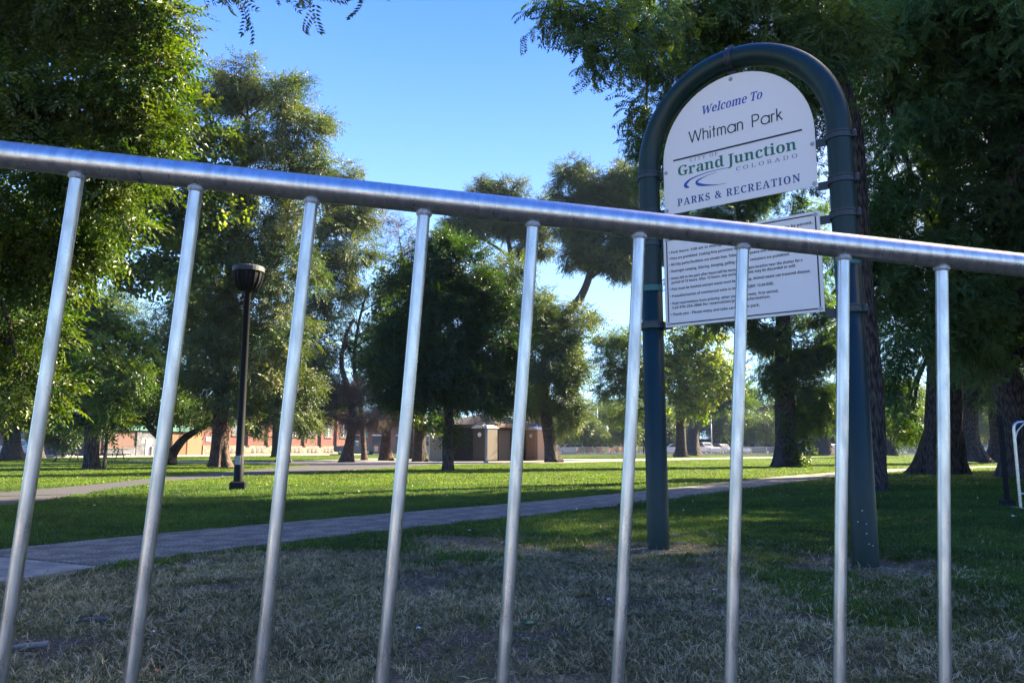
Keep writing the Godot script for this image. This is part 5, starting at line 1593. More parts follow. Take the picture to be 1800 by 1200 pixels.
# ---------------------------------------------------------------- things on the lawn
func small_things() -> void:
	rng.seed = 4242
	# the end barrier at the right edge
	var b := thing("crowd_barrier", "steel crowd barrier whose end stands beside the thin black post at the right edge", "barrier", Vector3(6.4, 0, -9.85), -0.1)
	barrier_parts(b, 16, true)
	var p := thing("sign_stake", "thin black metal post on a small foot beside the end barrier", "post", Vector3(6.46, 0, -10.2))
	var st := stool()
	box(st, Vector3(0, 0.62, 0), Vector3(0.05, 1.16, 0.04))
	obj("stake", st, M.black_paint, p)
	st = stool()
	bevel_box(st, Vector3(0, 0.05, 0), Vector3(0.12, 0.1, 0.2), 0.015)
	obj("foot", st, M.black_paint, p)
	# litter and sticks in the dry grass in front
	st = stool()
	tube(st, [Vector3(-0.11, 0.02, 0.02), Vector3(-0.03, 0.03, 0.01), Vector3(0.05, 0.032, -0.005), Vector3(0.1, 0.036, -0.02)], [0.012, 0.016, 0.018, 0.019], 10)
	tag(obj("stick", st, M.stick), "pale broken stick lying in the dry grass at the bottom left", "stick").transform = Transform3D(Basis().scaled(Vector3.ONE * 0.62), Vector3(-1.82, 0.00, -3.03))
	st = stool()
	bevel_box(st, Vector3(0, 0.02, 0), Vector3(0.17, 0.018, 0.05), 0.006, Basis(Vector3.UP, 0.1))
	tag(obj("slate_piece", st, M.slate), "flat dark grey piece lying in the dry grass on the left", "debris").transform = Transform3D(Basis().scaled(Vector3(0.65, 0.8, 0.65)), Vector3(-1.82, 0.00, -3.49))
	st = stool()
	tube(st, [Vector3(-0.07, 0.02, 0.02), Vector3(-0.02, 0.028, 0.0), Vector3(0.03, 0.026, -0.01), Vector3(0.07, 0.034, -0.04)], [0.004, 0.006, 0.006, 0.005], 6)
	tag(obj("twig", st, M.stick), "bent grey twig on the bare earth between the second and third bars", "twig").transform = Transform3D(Basis().scaled(Vector3.ONE * 0.6), Vector3(-1.14, 0.00, -3.07))
	for q in [[310, 1157, "curled orange leaf lying behind the second bar", "leaf", M.leaf_orange, 0.02], [272, 1193, "orange brown leaf at the bottom edge right of the second bar", "leaf", M.leaf_orange, 0.022], [735, 1115, "white scrap of litter right of the fourth bar", "litter", M.litter, 0.016], [825, 937, "pale scrap in the grass at the edge of the concrete walk", "litter", M.litter, 0.025], [1256, 1045, "small white scrap left of the seventh bar", "litter", M.litter, 0.014], [268, 1121, "tiny pale blue scrap right of the second bar", "litter", M.litter, 0.013], [1070, 1062, "white scrap left of the sixth bar", "litter", M.litter, 0.012], [1784, 912, "white scrap on bare earth under the end barrier", "litter", M.litter, 0.05]]:
		st = stool()
		var s: float = q[5] * 0.62
		st.set_smooth_group(-1)
		var y := 0.025
		quad(st, Vector3(-s, y, -s * 0.5), Vector3(-s * 0.3, y + s * 0.6, -s * 0.7), Vector3(0, y + s * 0.4, s * 0.6), Vector3(-s * 0.8, y, s * 0.5))
		quad(st, Vector3(-s * 0.3, y + s * 0.6, -s * 0.7), Vector3(s, y + s * 0.2, -s * 0.3), Vector3(s * 0.7, y, s * 0.5), Vector3(0, y + s * 0.4, s * 0.6))
		var g: Dictionary = {"leaf": "leaf", "litter": "litter_scrap"}
		tag(obj(g[q[3]], st, q[4]), q[2], q[3]).position = ground_at(q[0], q[1])
	st = stool()
	bevel_box(st, Vector3(0, 0.02, 0), Vector3(0.05, 0.02, 0.035), 0.008, Basis(Vector3.UP, 0.5))
	tag(obj("bottle_shard", st, M.green_glass), "dark green shard in the dry grass right of the fifth bar", "debris").position = Vector3(0.07, 0.00, -3.40)
	# clover heads in the lawn, one mesh for all: too many and too small to tell apart
	var bl := stool()
	for k in 7:
		leaf(bl, Vector3(0, 0.05, 0), (rdir() + Vector3(0, 0.7, 0)).normalized(), Vector3.UP + rdir() * 0.3, 0.016, 0.012)
	bl.generate_normals()
	var pl := []
	var cl := PackedColorArray()
	for i in 170:
		var z := -rnd(8.0, 26.0)
		var x := rnd(-0.7, 0.6) * absf(z)
		var v := Vector2(x, z)
		if Geometry2D.is_point_in_polygon(v, walk_poly) or Geometry2D.is_point_in_polygon(v, path_poly) or dryness(x, z) > 0.3:
			continue
		pl.append(Transform3D(Basis(Vector3.UP, rnd(0, TAU)).scaled(Vector3.ONE * rnd(0.8, 1.5)), Vector3(x, 0.02, z)))
		cl.append(Color(0.6, 0.62, 0.55))
	tag(scatter("clover_flowers", bl.commit(), M.blade, pl, cl), "white clover heads dotted through the green lawn", "flowers")
	# a bird on the left lawn
	var bird := thing("bird", "small black bird standing on the far lawn at the left", "bird", Vector3(-25.89, 0.02, -44.00))
	st = stool()
	lathe(st, Vector3(0, 0.16, 0), [[0.0, -0.15], [0.05, -0.1], [0.075, -0.02], [0.06, 0.06], [0.035, 0.1], [0.04, 0.14], [0.025, 0.18], [0.0, 0.19]], 10, true, Basis(Vector3.BACK, -0.5))
	tube(st, [Vector3(-0.06, 0.08, 0), Vector3(-0.2, 0.02, 0)], [0.03, 0.012], 6)
	rod(st, Vector3(0.02, 0.06, 0.02), Vector3(0.02, -0.01, 0.02), 0.006, 5)
	rod(st, Vector3(0.02, 0.06, -0.02), Vector3(0.02, -0.01, -0.02), 0.006, 5)
	rod(st, Vector3(0.12, 0.32, 0), Vector3(0.18, 0.31, 0), 0.008, 5)
	obj("body", st, M.bird, bird)
	# picnic tables near the bushy tree
	var t := thing("picnic_table", "dark picnic table half hidden by the thick grey trunk on the left lawn", "picnic table", Vector3(-25.87, 0.03, -47.00), 0.15)
	for i in 3:
		st = stool()
		bevel_box(st, Vector3(0, 0.74, -0.26 + i * 0.26), Vector3(1.8, 0.05, 0.24), 0.008)
		obj("plank", st, M.table_brown, t)
	for s in [-1, 1]:
		st = stool()
		bevel_box(st, Vector3(0, 0.44, s * 0.72), Vector3(1.8, 0.05, 0.26), 0.008)
		obj("seat", st, M.table_brown, t)
		st = stool()
		rod(st, Vector3(s * 0.6, 0.72, -0.2), Vector3(s * 0.6, 0, -0.7), 0.03, 6)
		rod(st, Vector3(s * 0.6, 0.72, 0.2), Vector3(s * 0.6, 0, 0.7), 0.03, 6)
		rod(st, Vector3(s * 0.6, 0.41, -0.75), Vector3(s * 0.6, 0.41, 0.75), 0.025, 6)
		obj("leg", st, M.table_brown, t)
	dup(t, "picnic_table", Vector3(-24.87, 0.02, -48.00), 0.05, "dark picnic table just right of the thick grey trunk on the left lawn")

func ground_at(x: float, y: float) -> Vector3:
	# where the lawn is seen at a place measured in the photograph (planning aid)
	var u := (x - 900.0) / 1350.0
	var v := (600.0 - y) / 1350.0
	var th := deg_to_rad(8.011)
	var d := Vector3(u, v * cos(th) + sin(th), -(cos(th) - v * sin(th)))
	return Vector3(0, 0.75, 0) + d * (-0.75 / d.y)

# ---------------------------------------------------------------- buildings
func wall_box(parent: Node3D, called: String, m: Material, x0: float, x1: float, y0: float, y1: float, z0: float, z1: float) -> MeshInstance3D:
	var st := stool()
	box(st, Vector3((x0 + x1) * 0.5, (y0 + y1) * 0.5, (z0 + z1) * 0.5), Vector3(x1 - x0, y1 - y0, absf(z1 - z0)))
	return obj(called, st, m, parent)

func buildings() -> void:
	# the long brick row on the left street; x runs away along its front, z towards the park
	var e := Vector3(22.34, 0, -50.0).normalized()
	var row := thing("brick_building", "long brick building across the left street with a garage door and pale stone base", "building", Vector3(-46.16, 0, -75), -atan2(e.z, e.x))
	var w := wall_box(row, "wall", M.brick_pink, 7.0, 12.0, 0, 4.6, -8, 0)
	wall_box(w, "cornice", M.stone, 6.9, 12.1, 4.6, 4.8, -8, 0.15)
	wall_box(w, "pilaster", M.grey_wall, 7.3, 7.8, 0, 2.75, 0.0, 0.16)
	wall_box(w, "pilaster", M.grey_wall, 11.4, 11.95, 0, 2.75, 0.0, 0.16)
	wall_box(w, "wall_base", M.grey_wall, 7.8, 11.4, 0, 0.9, 0.0, 0.1)
	w = wall_box(row, "wall", M.grey_wall, 12.003, 14.8, 0, 4.6, -8, 0.05)
	var d := wall_box(w, "door", M.white_paint, 12.65, 13.4, 0.05, 1.95, 0.05, 0.12)
	wall_box(d, "handle", M.dark_glass, 13.28, 13.33, 0.95, 1.1, 0.12, 0.17)
	wall_box(w, "window", M.white_paint, 12.1, 12.4, 1.45, 1.95, 0.05, 0.1)
	w = wall_box(row, "wall", M.brick_orange, 14.803, 20.9, 0, 4.6, -8, 0)
	wall_box(w, "garage_door", M.wood_door, 18.5, 20.75, 0.05, 2.75, 0.0, 0.06)
	for i in 8:
		wall_box(w, "door_panel", M.wood_door, 18.56, 20.69, 0.1 + i * 0.33, 0.4 + i * 0.33, 0.06, 0.085)
	wall_box(row, "sign_band", M.sign_green, 8.0, 19.2, 2.85, 3.6, 0.2, 0.32)
	# red brick part with pilasters and a stone base
	w = wall_box(row, "wall", M.brick_red, 20.903, 51.0, 1.25, 6.2, -10, 0)
	wall_box(w, "stone_base", M.stone, 20.903, 51.06, 0, 1.25, -9.9, 0.14)
	wall_box(w, "cornice", M.stone, 20.8, 51.1, 6.2, 6.5, -10.1, 0.3)
	wall_box(w, "notice_board", M.white_paint, 21.4, 22.1, 1.75, 2.3, 0.0, 0.08)
	var x := 24.5
	var k := 0
	while x < 50.0:
		wall_box(w, "pilaster", M.brick_red, x, x + 0.6, 1.25, 6.2, 0.0, 0.32)
		for i in 3:
			var bw := wall_box(w, "window", M.window_grey, x + 1.0 + i * 0.85, x + 1.45 + i * 0.85, 0.5, 0.95, 0.14, 0.17)
			wall_box(bw, "sill", M.stone, x + 0.95 + i * 0.85, x + 1.5 + i * 0.85, 0.42, 0.5, 0.17, 0.24)
		var uw := wall_box(w, "window", M.window_grey, x + 1.2, x + 2.9, 2.6, 4.6, 0.0, 0.04)
		wall_box(uw, "frame", M.white_paint, x + 2.0, x + 2.1, 2.6, 4.6, 0.04, 0.08)
		wall_box(uw, "sill", M.stone, x + 1.1, x + 3.0, 2.48, 2.6, 0.0, 0.16)
		x += 3.75
		k += 1
	# a further brick shop behind the dark pickup
	var shop := thing("brick_shop", "small orange brick shop front with dark windows beyond the dark pickup", "building", Vector3(-19.70, 0.01, -128.00), 0.35)
	w = wall_box(shop, "wall", M.brick_pink, -9, 9, 0, 5.2, -8, 0)
	wall_box(w, "cornice", M.stone, -9.1, 9.1, 5.2, 5.5, -8.1, 0.2)
	for i in 4:
		var sw := wall_box(w, "window", M.dark_glass, -7.4 + i * 4.0, -5.6 + i * 4.0, 0.9, 3.0, 0.0, 0.05)
		wall_box(sw, "frame", M.white_paint, -7.5 + i * 4.0, -5.5 + i * 4.0, 3.0, 3.15, 0.0, 0.1)
	var shop2 := thing("red_shop", "dark red building seen between the wide dark trunk and the tan metal shed", "building", Vector3(-10.88, -0.03, -135.00), 0.2)
	w = wall_box(shop2, "wall", M.brick_red, -9, 9, 0, 5.4, -8, 0)
	wall_box(w, "window", M.dark_glass, -8.2, -5.0, 0.7, 2.8, 0.0, 0.05)
	wall_box(w, "awning", M.white_paint, -8.4, -4.8, 2.9, 3.4, 0.0, 0.9)
	# pale block at the left edge
	var pale := thing("pale_building", "pale building glimpsed between trunks at the left edge", "building", Vector3(-70.77, -0.16, -105.00), 0.5)
	w = wall_box(pale, "wall", M.brick_pink, -10, 14, 0, 6, -8, 0)
	wall_box(w, "stone_base", M.stone, -10.05, 14.05, 0, 1.0, -8, 0.1)
	for i in 6:
		wall_box(w, "window", M.window_grey, -8.6 + i * 3.6, -7.0 + i * 3.6, 2.0, 3.8, 0.0, 0.05)
	# tower far behind the trees
	var tower := thing("brick_tower", "brown brick office tower far off above the street trees, left of the sign post", "building", Vector3(36.03, -0.23, -270.00), 0.12)
	w = wall_box(tower, "wall", M.brick_pink, -3.6, 12, 0, 18.0, -10, 0)
	wall_box(w, "parapet", M.brick_pink, -3.7, 12.1, 18.0, 18.5, -10.1, 0.15)
	for r in 5:
		for i in 5:
			wall_box(w, "window", M.dark_glass, -2.6 + i * 2.9, -1.2 + i * 2.9, 2.0 + r * 3.1, 4.0 + r * 3.1, 0.0, 0.04)
	var mast := stool()
	rod(mast, Vector3(-3.2, 18.5, -1), Vector3(-3.2, 24, -1), 0.09, 6)
	obj("mast", mast, M.galv_pole, tower)
	# dark gabled building behind the parked cars
	var gab := thing("gabled_building", "dark brown gabled building behind the silver parked cars", "building", Vector3(46.18, -0.01, -150.00), -0.3)
	var st := stool()
	prism(st, PackedVector2Array([Vector2(-7, 0), Vector2(7, 0), Vector2(7, 4.4), Vector2(-3.5, 8.2), Vector2(-7, 6.4)]), -12, 0)
	w = obj("wall", st, M.brick_brown, gab)
	st = stool()
	prism(st, PackedVector2Array([Vector2(-7.5, 6.3), Vector2(-3.5, 8.4), Vector2(7.5, 4.3), Vector2(7.5, 4.6), Vector2(-3.5, 8.8), Vector2(-7.5, 6.6)]), -12.4, 0.5)
	obj("roof", st, M.shingle, gab)
	wall_box(w, "porch", M.dark_door, -1.5, 6.0, 0, 2.6, 0.0, 0.3)
	wall_box(w, "sign_board", M.white_paint, -1.2, 1.6, 3.0, 3.4, 0.0, 0.12)
	var low := thing("low_building", "low dark building behind the parked cars right of the dark upright tree", "building", Vector3(58.27, -0.01, -150.00), -0.1)
	w = wall_box(low, "wall", M.brick_brown, -9, 40, 0, 4.2, -8, 0)
	wall_box(w, "roof", M.shingle, -9.3, 40.3, 4.2, 4.6, -8.3, 0.4)
	for i in 10:
		wall_box(w, "window", M.dark_glass, -7.5 + i * 4.6, -5.5 + i * 4.6, 1.0, 2.6, 0.0, 0.05)
	restroom()

func restroom() -> void:
	var r := thing("restroom_building", "brown brick park restroom with a dark hipped shingle roof and an open doorway", "building", Vector3(-1.03, 0, -49.6), 0.0)
	# corner towards the camera at the origin; one face runs left and back, the other right and back
	var a := deg_to_rad(33.0)
	var lx := Vector3(-cos(a), 0, -sin(a))
	var rx := Vector3(sin(a), 0, -cos(a))
	var L := 4.7
	var R := 5.3
	var H := 2.25
	var b := Basis(lx, Vector3.UP, rx)
	var st := stool()
	box(st, b * Vector3(L * 0.5, H * 0.5, R * 0.5), Vector3(L, H, R), b)
	var wall := obj("wall", st, M.brick_brown, r)
	# hipped roof
	st = stool()
	st.set_smooth_group(-1)
	var o := 0.35
	var c := [b * Vector3(-o, H + 0.14, -o), b * Vector3(L + o, H + 0.14, -o), b * Vector3(L + o, H + 0.14, R + o), b * Vector3(-o, H + 0.14, R + o)]
	var rd := [b * Vector3(L * 0.5, H + 1.0, R * 0.42), b * Vector3(L * 0.5, H + 1.0, R * 0.58)]
	tri(st, c[0], rd[0], c[1])
	quad(st, c[1], rd[0], rd[1], c[2])
	tri(st, c[2], rd[1], c[3])
	quad(st, c[3], rd[1], rd[0], c[0])
	quad(st, c[0], c[1], c[2], c[3])
	obj("roof", st, M.shingle, r)
	st = stool()
	for q in [[Vector3(L * 0.5, H + 0.02, -o), Vector3(L + 2 * o, 0.24, 0.06)], [Vector3(L * 0.5, H + 0.02, R + o), Vector3(L + 2 * o, 0.24, 0.06)], [Vector3(-o, H + 0.02, R * 0.5), Vector3(0.06, 0.24, R + 2 * o - 0.07)], [Vector3(L + o, H + 0.02, R * 0.5), Vector3(0.06, 0.24, R + 2 * o - 0.07)]]:
		box(st, b * q[0], q[1], b)
	obj("fascia", st, M.fascia, r)
	st = stool()
	box(st, b * Vector3(2.5, 1.5, -0.02), Vector3(0.9, 0.55, 0.06), b)
	obj("window", st, M.dark_door, wall)
	st = stool()
	box(st, b * Vector3(-0.02, 1.0, 2.2), Vector3(0.06, 2.0, 1.0), b)
	obj("doorway", st, M.dark_door, wall)
	st = stool()
	box(st, b * Vector3(-0.03, 1.0, 0.85), Vector3(0.08, 2.0, 1.3), b)
	obj("door", st, M.rest_door, wall)
	st = stool()
	box(st, b * Vector3(-0.03, 1.0, 4.0), Vector3(0.08, 2.0, 1.2), b)
	obj("door", st, M.rest_door, wall)
	# tan metal shed at its left end
	var s := thing("metal_shed", "small tan ribbed metal shed at the left end of the restroom building", "shed", Vector3(-5.05, 0.06, -51.50), 0.15)
	st = stool()
	prism(st, PackedVector2Array([Vector2(-0.42, 0), Vector2(0.42, 0), Vector2(0.42, 2.1), Vector2(-0.42, 1.85)]), -1.6, 0)
	obj("body", st, M.shed_metal, s)
	for i in 6:
		st = stool()
		var x := -0.4 + i * 0.16
		box(st, Vector3(x, 0.92 + 0.09 * i / 5.0, 0.012), Vector3(0.03, 1.8 + 0.2 * i / 5.0, 0.03))
		obj("rib", st, M.shed_metal, s)
	# portable toilets
	toilet("tan portable toilet with a white roof in front of the restroom building", Vector3(-1.67, 0.05, -48.50), -0.6, M.tan_plastic)
	toilet("sunlit orange tan portable toilet at the right end of the restroom building", Vector3(1.69, 0.05, -52.50), -0.75, M.orange_plastic)
	# grey pole beside the tan toilet
	var p := thing("grey_pole", "thin grey metal pole with a square base before the tan portable toilet", "pole", Vector3(-1.48, -0.05, -44.00))
	st = stool()
	bevel_box(st, Vector3(0, 0.08, 0), Vector3(0.26, 0.16, 0.26), 0.02)
	obj("base", st, M.kerb, p)
	st = stool()
	lathe(st, Vector3.ZERO, [[0.055, 0.15], [0.05, 2.75], [0.0, 2.76]], 10)
	obj("pole", st, M.galv_pole, p)

func toilet(label: String, at: Vector3, turn: float, m: Material) -> void:
	var t := thing("portable_toilet", label, "portable toilet", at, turn)
	var st := stool()
	bevel_box(st, Vector3(0, 1.02, 0), Vector3(1.1, 2.0, 1.15), 0.04)
	obj("body", st, m, t)
	st = stool()
	bevel_box(st, Vector3(0, 1.02, 0.59), Vector3(0.78, 1.75, 0.04), 0.01)
	var d := obj("door", st, m, t)
	for i in 3:
		st = stool()
		bevel_box(st, Vector3(-0.24 + 0.24 * i, 0.8, 0.62), Vector3(0.12, 1.0, 0.03), 0.01)
		obj("door_rib", st, m, d)
	st = stool()
	prism(st, PackedVector2Array([Vector2(-0.6, 0), Vector2(0.6, 0), Vector2(0.58, 0.06), Vector2(0.25, 0.2), Vector2(-0.25, 0.2), Vector2(-0.58, 0.06)]), -0.63, 0.66, Basis.IDENTITY, Vector3(0, 2.02, 0))
	obj("roof", st, M.roof_plastic, t)
	st = stool()
	rod(st, Vector3(-0.35, 2.1, -0.4), Vector3(-0.35, 2.35, -0.4), 0.05, 8)
	obj("vent_pipe", st, M.roof_plastic, t)
	st = stool()
	var pz := []
	lathe(st, Vector3(0, 1.62, 0.615), [[0.14, 0.0], [0.14, 0.012], [0.0, 0.014]], 16, false, Basis(Vector3.RIGHT, PI / 2))
	obj("door_plate", st, M.white_paint, t)
	st = stool()
	lathe(st, Vector3(-0.56, 1.5, 0.0), [[0.16, 0.0], [0.16, 0.012], [0.0, 0.014]], 16, false, Basis(Vector3.BACK, PI / 2))
	obj("side_plate", st, M.white_paint, t)

# ---------------------------------------------------------------- the streets beyond
func car(called: String, label: String, at: Vector3, turn: float, paint: Material, kind: String, category: String) -> Node3D:
	var c := thing(called, label, category, at, turn)
	var L := 4.6 if kind != "pickup" else 5.6
	var hw := 0.9
	# side outline, front at +x
	var body: PackedVector2Array
	var cabin: PackedVector2Array
	var l := L * 0.5
	if kind == "pickup":
		body = PackedVector2Array([Vector2(-l, 0.55), Vector2(-l + 0.1, 0.42), Vector2(l - 0.15, 0.38), Vector2(l, 0.55), Vector2(l, 1.0), Vector2(l - 0.12, 1.12), Vector2(l - 1.5, 1.2), Vector2(-0.2, 1.22), Vector2(-0.22, 1.18), Vector2(-l, 1.18)])
		cabin = PackedVector2Array([Vector2(-0.25, 1.2), Vector2(l - 1.5, 1.19), Vector2(l - 2.15, 1.82), Vector2(l - 2.5, 1.88), Vector2(-0.05, 1.86), Vector2(-0.2, 1.75)])
	elif kind == "suv":
		body = PackedVector2Array([Vector2(-l, 0.5), Vector2(-l + 0.12, 0.36), Vector2(l - 0.15, 0.32), Vector2(l, 0.5), Vector2(l - 0.03, 0.85), Vector2(l - 0.25, 0.98), Vector2(l - 1.15, 1.08), Vector2(-l + 0.1, 1.1), Vector2(-l - 0.02, 0.9)])
		cabin = PackedVector2Array([Vector2(-l + 0.12, 1.08), Vector2(l - 1.1, 1.06), Vector2(l - 1.8, 1.58), Vector2(l - 2.2, 1.67), Vector2(-l + 0.7, 1.66), Vector2(-l + 0.42, 1.56)])
	else:
		body = PackedVector2Array([Vector2(-l, 0.48), Vector2(-l + 0.12, 0.32), Vector2(l - 0.15, 0.28), Vector2(l, 0.45), Vector2(l - 0.05, 0.72), Vector2(l - 0.3, 0.84), Vector2(l - 1.2, 0.95), Vector2(-l + 0.6, 0.98), Vector2(-l + 0.02, 0.92)])
		cabin = PackedVector2Array([Vector2(-l + 0.55, 0.97), Vector2(l - 1.15, 0.94), Vector2(l - 1.95, 1.38), Vector2(l - 2.3, 1.44), Vector2(-l + 1.5, 1.43), Vector2(-l + 1.2, 1.36)])
	var st := stool()
	prism(st, body, -hw + 0.05, hw - 0.05)
	var inner := PackedVector2Array()
	for p in body:
		inner.append(Vector2(p.x * 0.985, lerpf(p.y, 0.7, 0.06)))
	prism(st, inner, -hw, hw)
	obj("body", st, paint, c)
	st = stool()
	prism(st, cabin, -hw + 0.14, hw - 0.14)
	var cab := obj("cabin", st, paint, c)
	# side glass, windscreen and rear glass
	var cx := Vector2.ZERO
	for p in cabin:
		cx += p / cabin.size()
	var gl := PackedVector2Array()
	for p in cabin:
		gl.append(cx + (p - cx) * 0.84)
	for s in [-1.0, 1.0]:
		st = stool()
		prism(st, gl, s * (hw - 0.145), s * (hw - 0.125))
		obj("window", st, M.dark_glass, cab)
	st = stool()
	for k in [[1, 2], [5, 0]]:
		var p: Vector2 = cabin[k[0]]
		var q: Vector2 = cabin[k[1]]
		var n := Vector2(q.y - p.y, -(q.x - p.x)).normalized() * 0.012
		if n.dot((p + q) * 0.5 - cx) < 0:
			n = -n
		var a := p.lerp(q, 0.12) + n
		var b := p.lerp(q, 0.88) + n
		quad(st, Vector3(a.x, a.y, -hw + 0.2), Vector3(b.x, b.y, -hw + 0.24), Vector3(b.x, b.y, hw - 0.24), Vector3(a.x, a.y, hw - 0.2))
	obj("windscreen", st, M.dark_glass, cab)
	for x in [-l + 0.9, l - 0.95]:
		for s in [-1.0, 1.0]:
			st = stool()
			lathe(st, Vector3(x, 0.35, s * (hw - 0.09)), [[0.0, -0.11], [0.3, -0.11], [0.35, -0.07], [0.35, 0.07], [0.3, 0.11], [0.0, 0.11]], 16, false, Basis(Vector3.RIGHT, PI / 2))
			var wl := obj("wheel", st, M.tyre, c)
			st = stool()
			lathe(st, Vector3(x, 0.35, s * (hw + 0.022)), [[0.21, 0.0], [0.17, 0.008 * s], [0.0, 0.012 * s]], 12, false, Basis(Vector3.RIGHT, PI / 2))
			obj("rim", st, M.rim, wl)
	for s in [-1.0, 1.0]:
		st = stool()
		bevel_box(st, Vector3(l - 0.03, 0.78 if kind != "pickup" else 0.95, s * (hw - 0.27)), Vector3(0.08, 0.16, 0.34), 0.02)
		obj("headlight", st, M.head_clear, c)
		st = stool()
		bevel_box(st, Vector3(-l + 0.02, 0.86 if kind != "pickup" else 0.95, s * (hw - 0.17)), Vector3(0.08, 0.2, 0.2), 0.02)
		obj("tail_light", st, M.tail_red, c)
	return c

func street() -> void:
	# roads beyond the lawn
	var st := stool()
	slab_poly(st, PackedVector2Array([Vector2(-75, -58), Vector2(-44, -66), Vector2(-21.5, -112), Vector2(0, -117), Vector2(90, -112), Vector2(150, -112), Vector2(150, -128), Vector2(70, -126), Vector2(0, -131), Vector2(-20, -129), Vector2(-47, -75), Vector2(-75, -68)]), 0.012, 0.05)
	setting("road", st, M.pale_road)
	st = stool()
	slab_poly(st, PackedVector2Array([Vector2(5, -131), Vector2(160, -128), Vector2(160, -148), Vector2(5, -148)]), 0.014, 0.05)
	setting("parking_lot", st, M.asphalt)
	st = stool()
	slab_poly(st, PackedVector2Array([Vector2(-75, -56), Vector2(-43, -64), Vector2(-20.8, -109), Vector2(0, -113), Vector2(90, -108.5), Vector2(150, -108.5), Vector2(150, -111.5), Vector2(90, -111.5), Vector2(0, -116.5), Vector2(-21.8, -111.6), Vector2(-44, -65.8), Vector2(-75, -57.6)]), 0.16, 0.25)
	setting("pavement", st, M.kerb)
	# barriers along the kerb
	far_run(spot(985, 112), spot(1128, 113), 5, "barrier in the far row along the kerb before the pink grasses and the white car", "far barriers before the ornamental grasses")
	far_run(spot(1128, 113), spot(1340, 113), 8, "barrier in the far row before the parked cars, between the posts of the sign", "far barriers before the parked cars")
	far_run(spot(1340, 112), spot(1480, 112), 5, "barrier in the far row behind the dark upright tree", "far barriers behind the dark upright tree")
	far_run(spot(1540, 112), spot(1625, 112), 3, "barrier in the far row seen between the right post and the huge trunk", "far barriers left of the huge trunk")
	far_run(spot(1715, 92), spot(1765, 92), 2, "green grey barrier seen right of the huge trunk", "far barriers right of the huge trunk")
	far_run(spot(36, 84), spot(285, 84), 7, "barrier in the far left row before the pale wall", "far barriers on the left")
	var bw := thing("brick_wall", "long low brown brick wall beyond the parking lot, behind the cars and pink grasses", "wall", spot(975, 149), -0.02)
	wall_box(bw, "wall_body", M.brick_brown, 0, 40, 0, 2.6, -0.3, 0)
	wall_box(bw, "coping", M.stone, -0.1, 40.1, 2.6, 2.8, -0.4, 0.1)
	# white kerb blocks at the left
	var kb := stool()
	bevel_box(kb, Vector3(0, 0.12, 0), Vector3(0.75, 0.24, 0.3), 0.04)
	kb.generate_normals()
	var km := kb.commit()
	var i := 0
	for x in [84, 90, 97, 103, 122, 128, 133, 139, 188, 194, 205, 224, 230, 235, 240]:
		var o := obj("kerb_block", km, M.kerb)
		tag(o, "pale concrete block in the row at the foot of the left barriers", "kerb block", "pale blocks at the left barriers")
		o.position = spot(x, 80.0 + 0.3 * sin(i))
		i += 1
	# low grey wall before the left building
	var lw := thing("low_wall", "low blue grey wall behind the far left barriers", "wall", spot(150, 88), -0.1)
	wall_box(lw, "wall_body", M.grey_wall, -9, 9, 0, 1.0, -0.15, 0.15)
	wall_box(lw, "coping", M.kerb, -9.05, 9.05, 1.0, 1.08, -0.2, 0.2)
	# cars
	car("parked_suv", "white parked suv facing left, seen just right of the leaning trunk", spot(1000, 121), PI - 0.08, M.car_white, "suv", "car")
	car("parked_car", "silver car half hidden by the pink grasses left of the sign post", spot(1090, 128), 0.1, M.car_silver, "sedan", "car")
	car("parked_suv", "white car just right of the left sign post, its tail towards the sunny tree", spot(1178, 121), PI, M.car_white, "suv", "car")
	car("parked_pickup", "white pickup parked facing the barriers right of the forked grey trunk", spot(1232, 121), -1.2, M.car_white, "pickup", "pickup")
	car("parked_suv", "silver suv parked between the white pickup and the seventh bar", spot(1262, 123), -1.1, M.car_silver, "suv", "car")
	car("parked_car", "white car behind the seventh bar of the barrier", spot(1287, 123), -1.1, M.car_white, "suv", "car")
	car("parked_pickup", "dark pickup behind the barriers right of the seventh bar", spot(1318, 126), 0.1, M.car_dark, "pickup", "pickup")
	car("parked_van", "dark blue car parked behind the dark upright tree", spot(1398, 128), 0.0, M.car_blue, "suv", "car")
	car("parked_car", "white car behind the leafy shoots of the dark upright tree", spot(1418, 120), -0.6, M.car_white, "sedan", "car")
	car("parked_suv", "white car behind the short wide trunk", spot(1450, 121), -0.9, M.car_white, "suv", "car")
	car("parked_car", "white sedan seen right of the right sign post", spot(1550, 120), 0.0, M.car_white, "sedan", "car")
	car("parked_car", "dark car behind the small dark tree", spot(1590, 124), 0.0, M.car_dark, "sedan", "car")
	car("parked_car", "pale car glimpsed right of the huge trunk", spot(1712, 104), 0.0, M.car_white, "sedan", "car")
	car("parked_pickup", "dark grey pickup parked on the left street behind the half dead tree", Vector3(-20.96, 0.07, -104.00), PI - 0.1, M.car_dark, "pickup", "pickup")
	car("parked_pickup", "white pickup at the far left behind the dark trunked tree", Vector3(-52.74, -0.02, -82.00), 0.2, M.car_white, "pickup", "pickup")
	car("parked_car", "silver car just left of the tan metal shed", spot(750, 80), 0.3, M.car_silver, "suv", "car")
	car("parked_car", "pale car seen between the orange portable toilet and the leaning trunk", spot(958, 118), PI, M.car_white, "suv", "car")
	# pink ornamental grass
	rng.seed = 555
	var gst := stool()
	gst.set_smooth_group(-1)
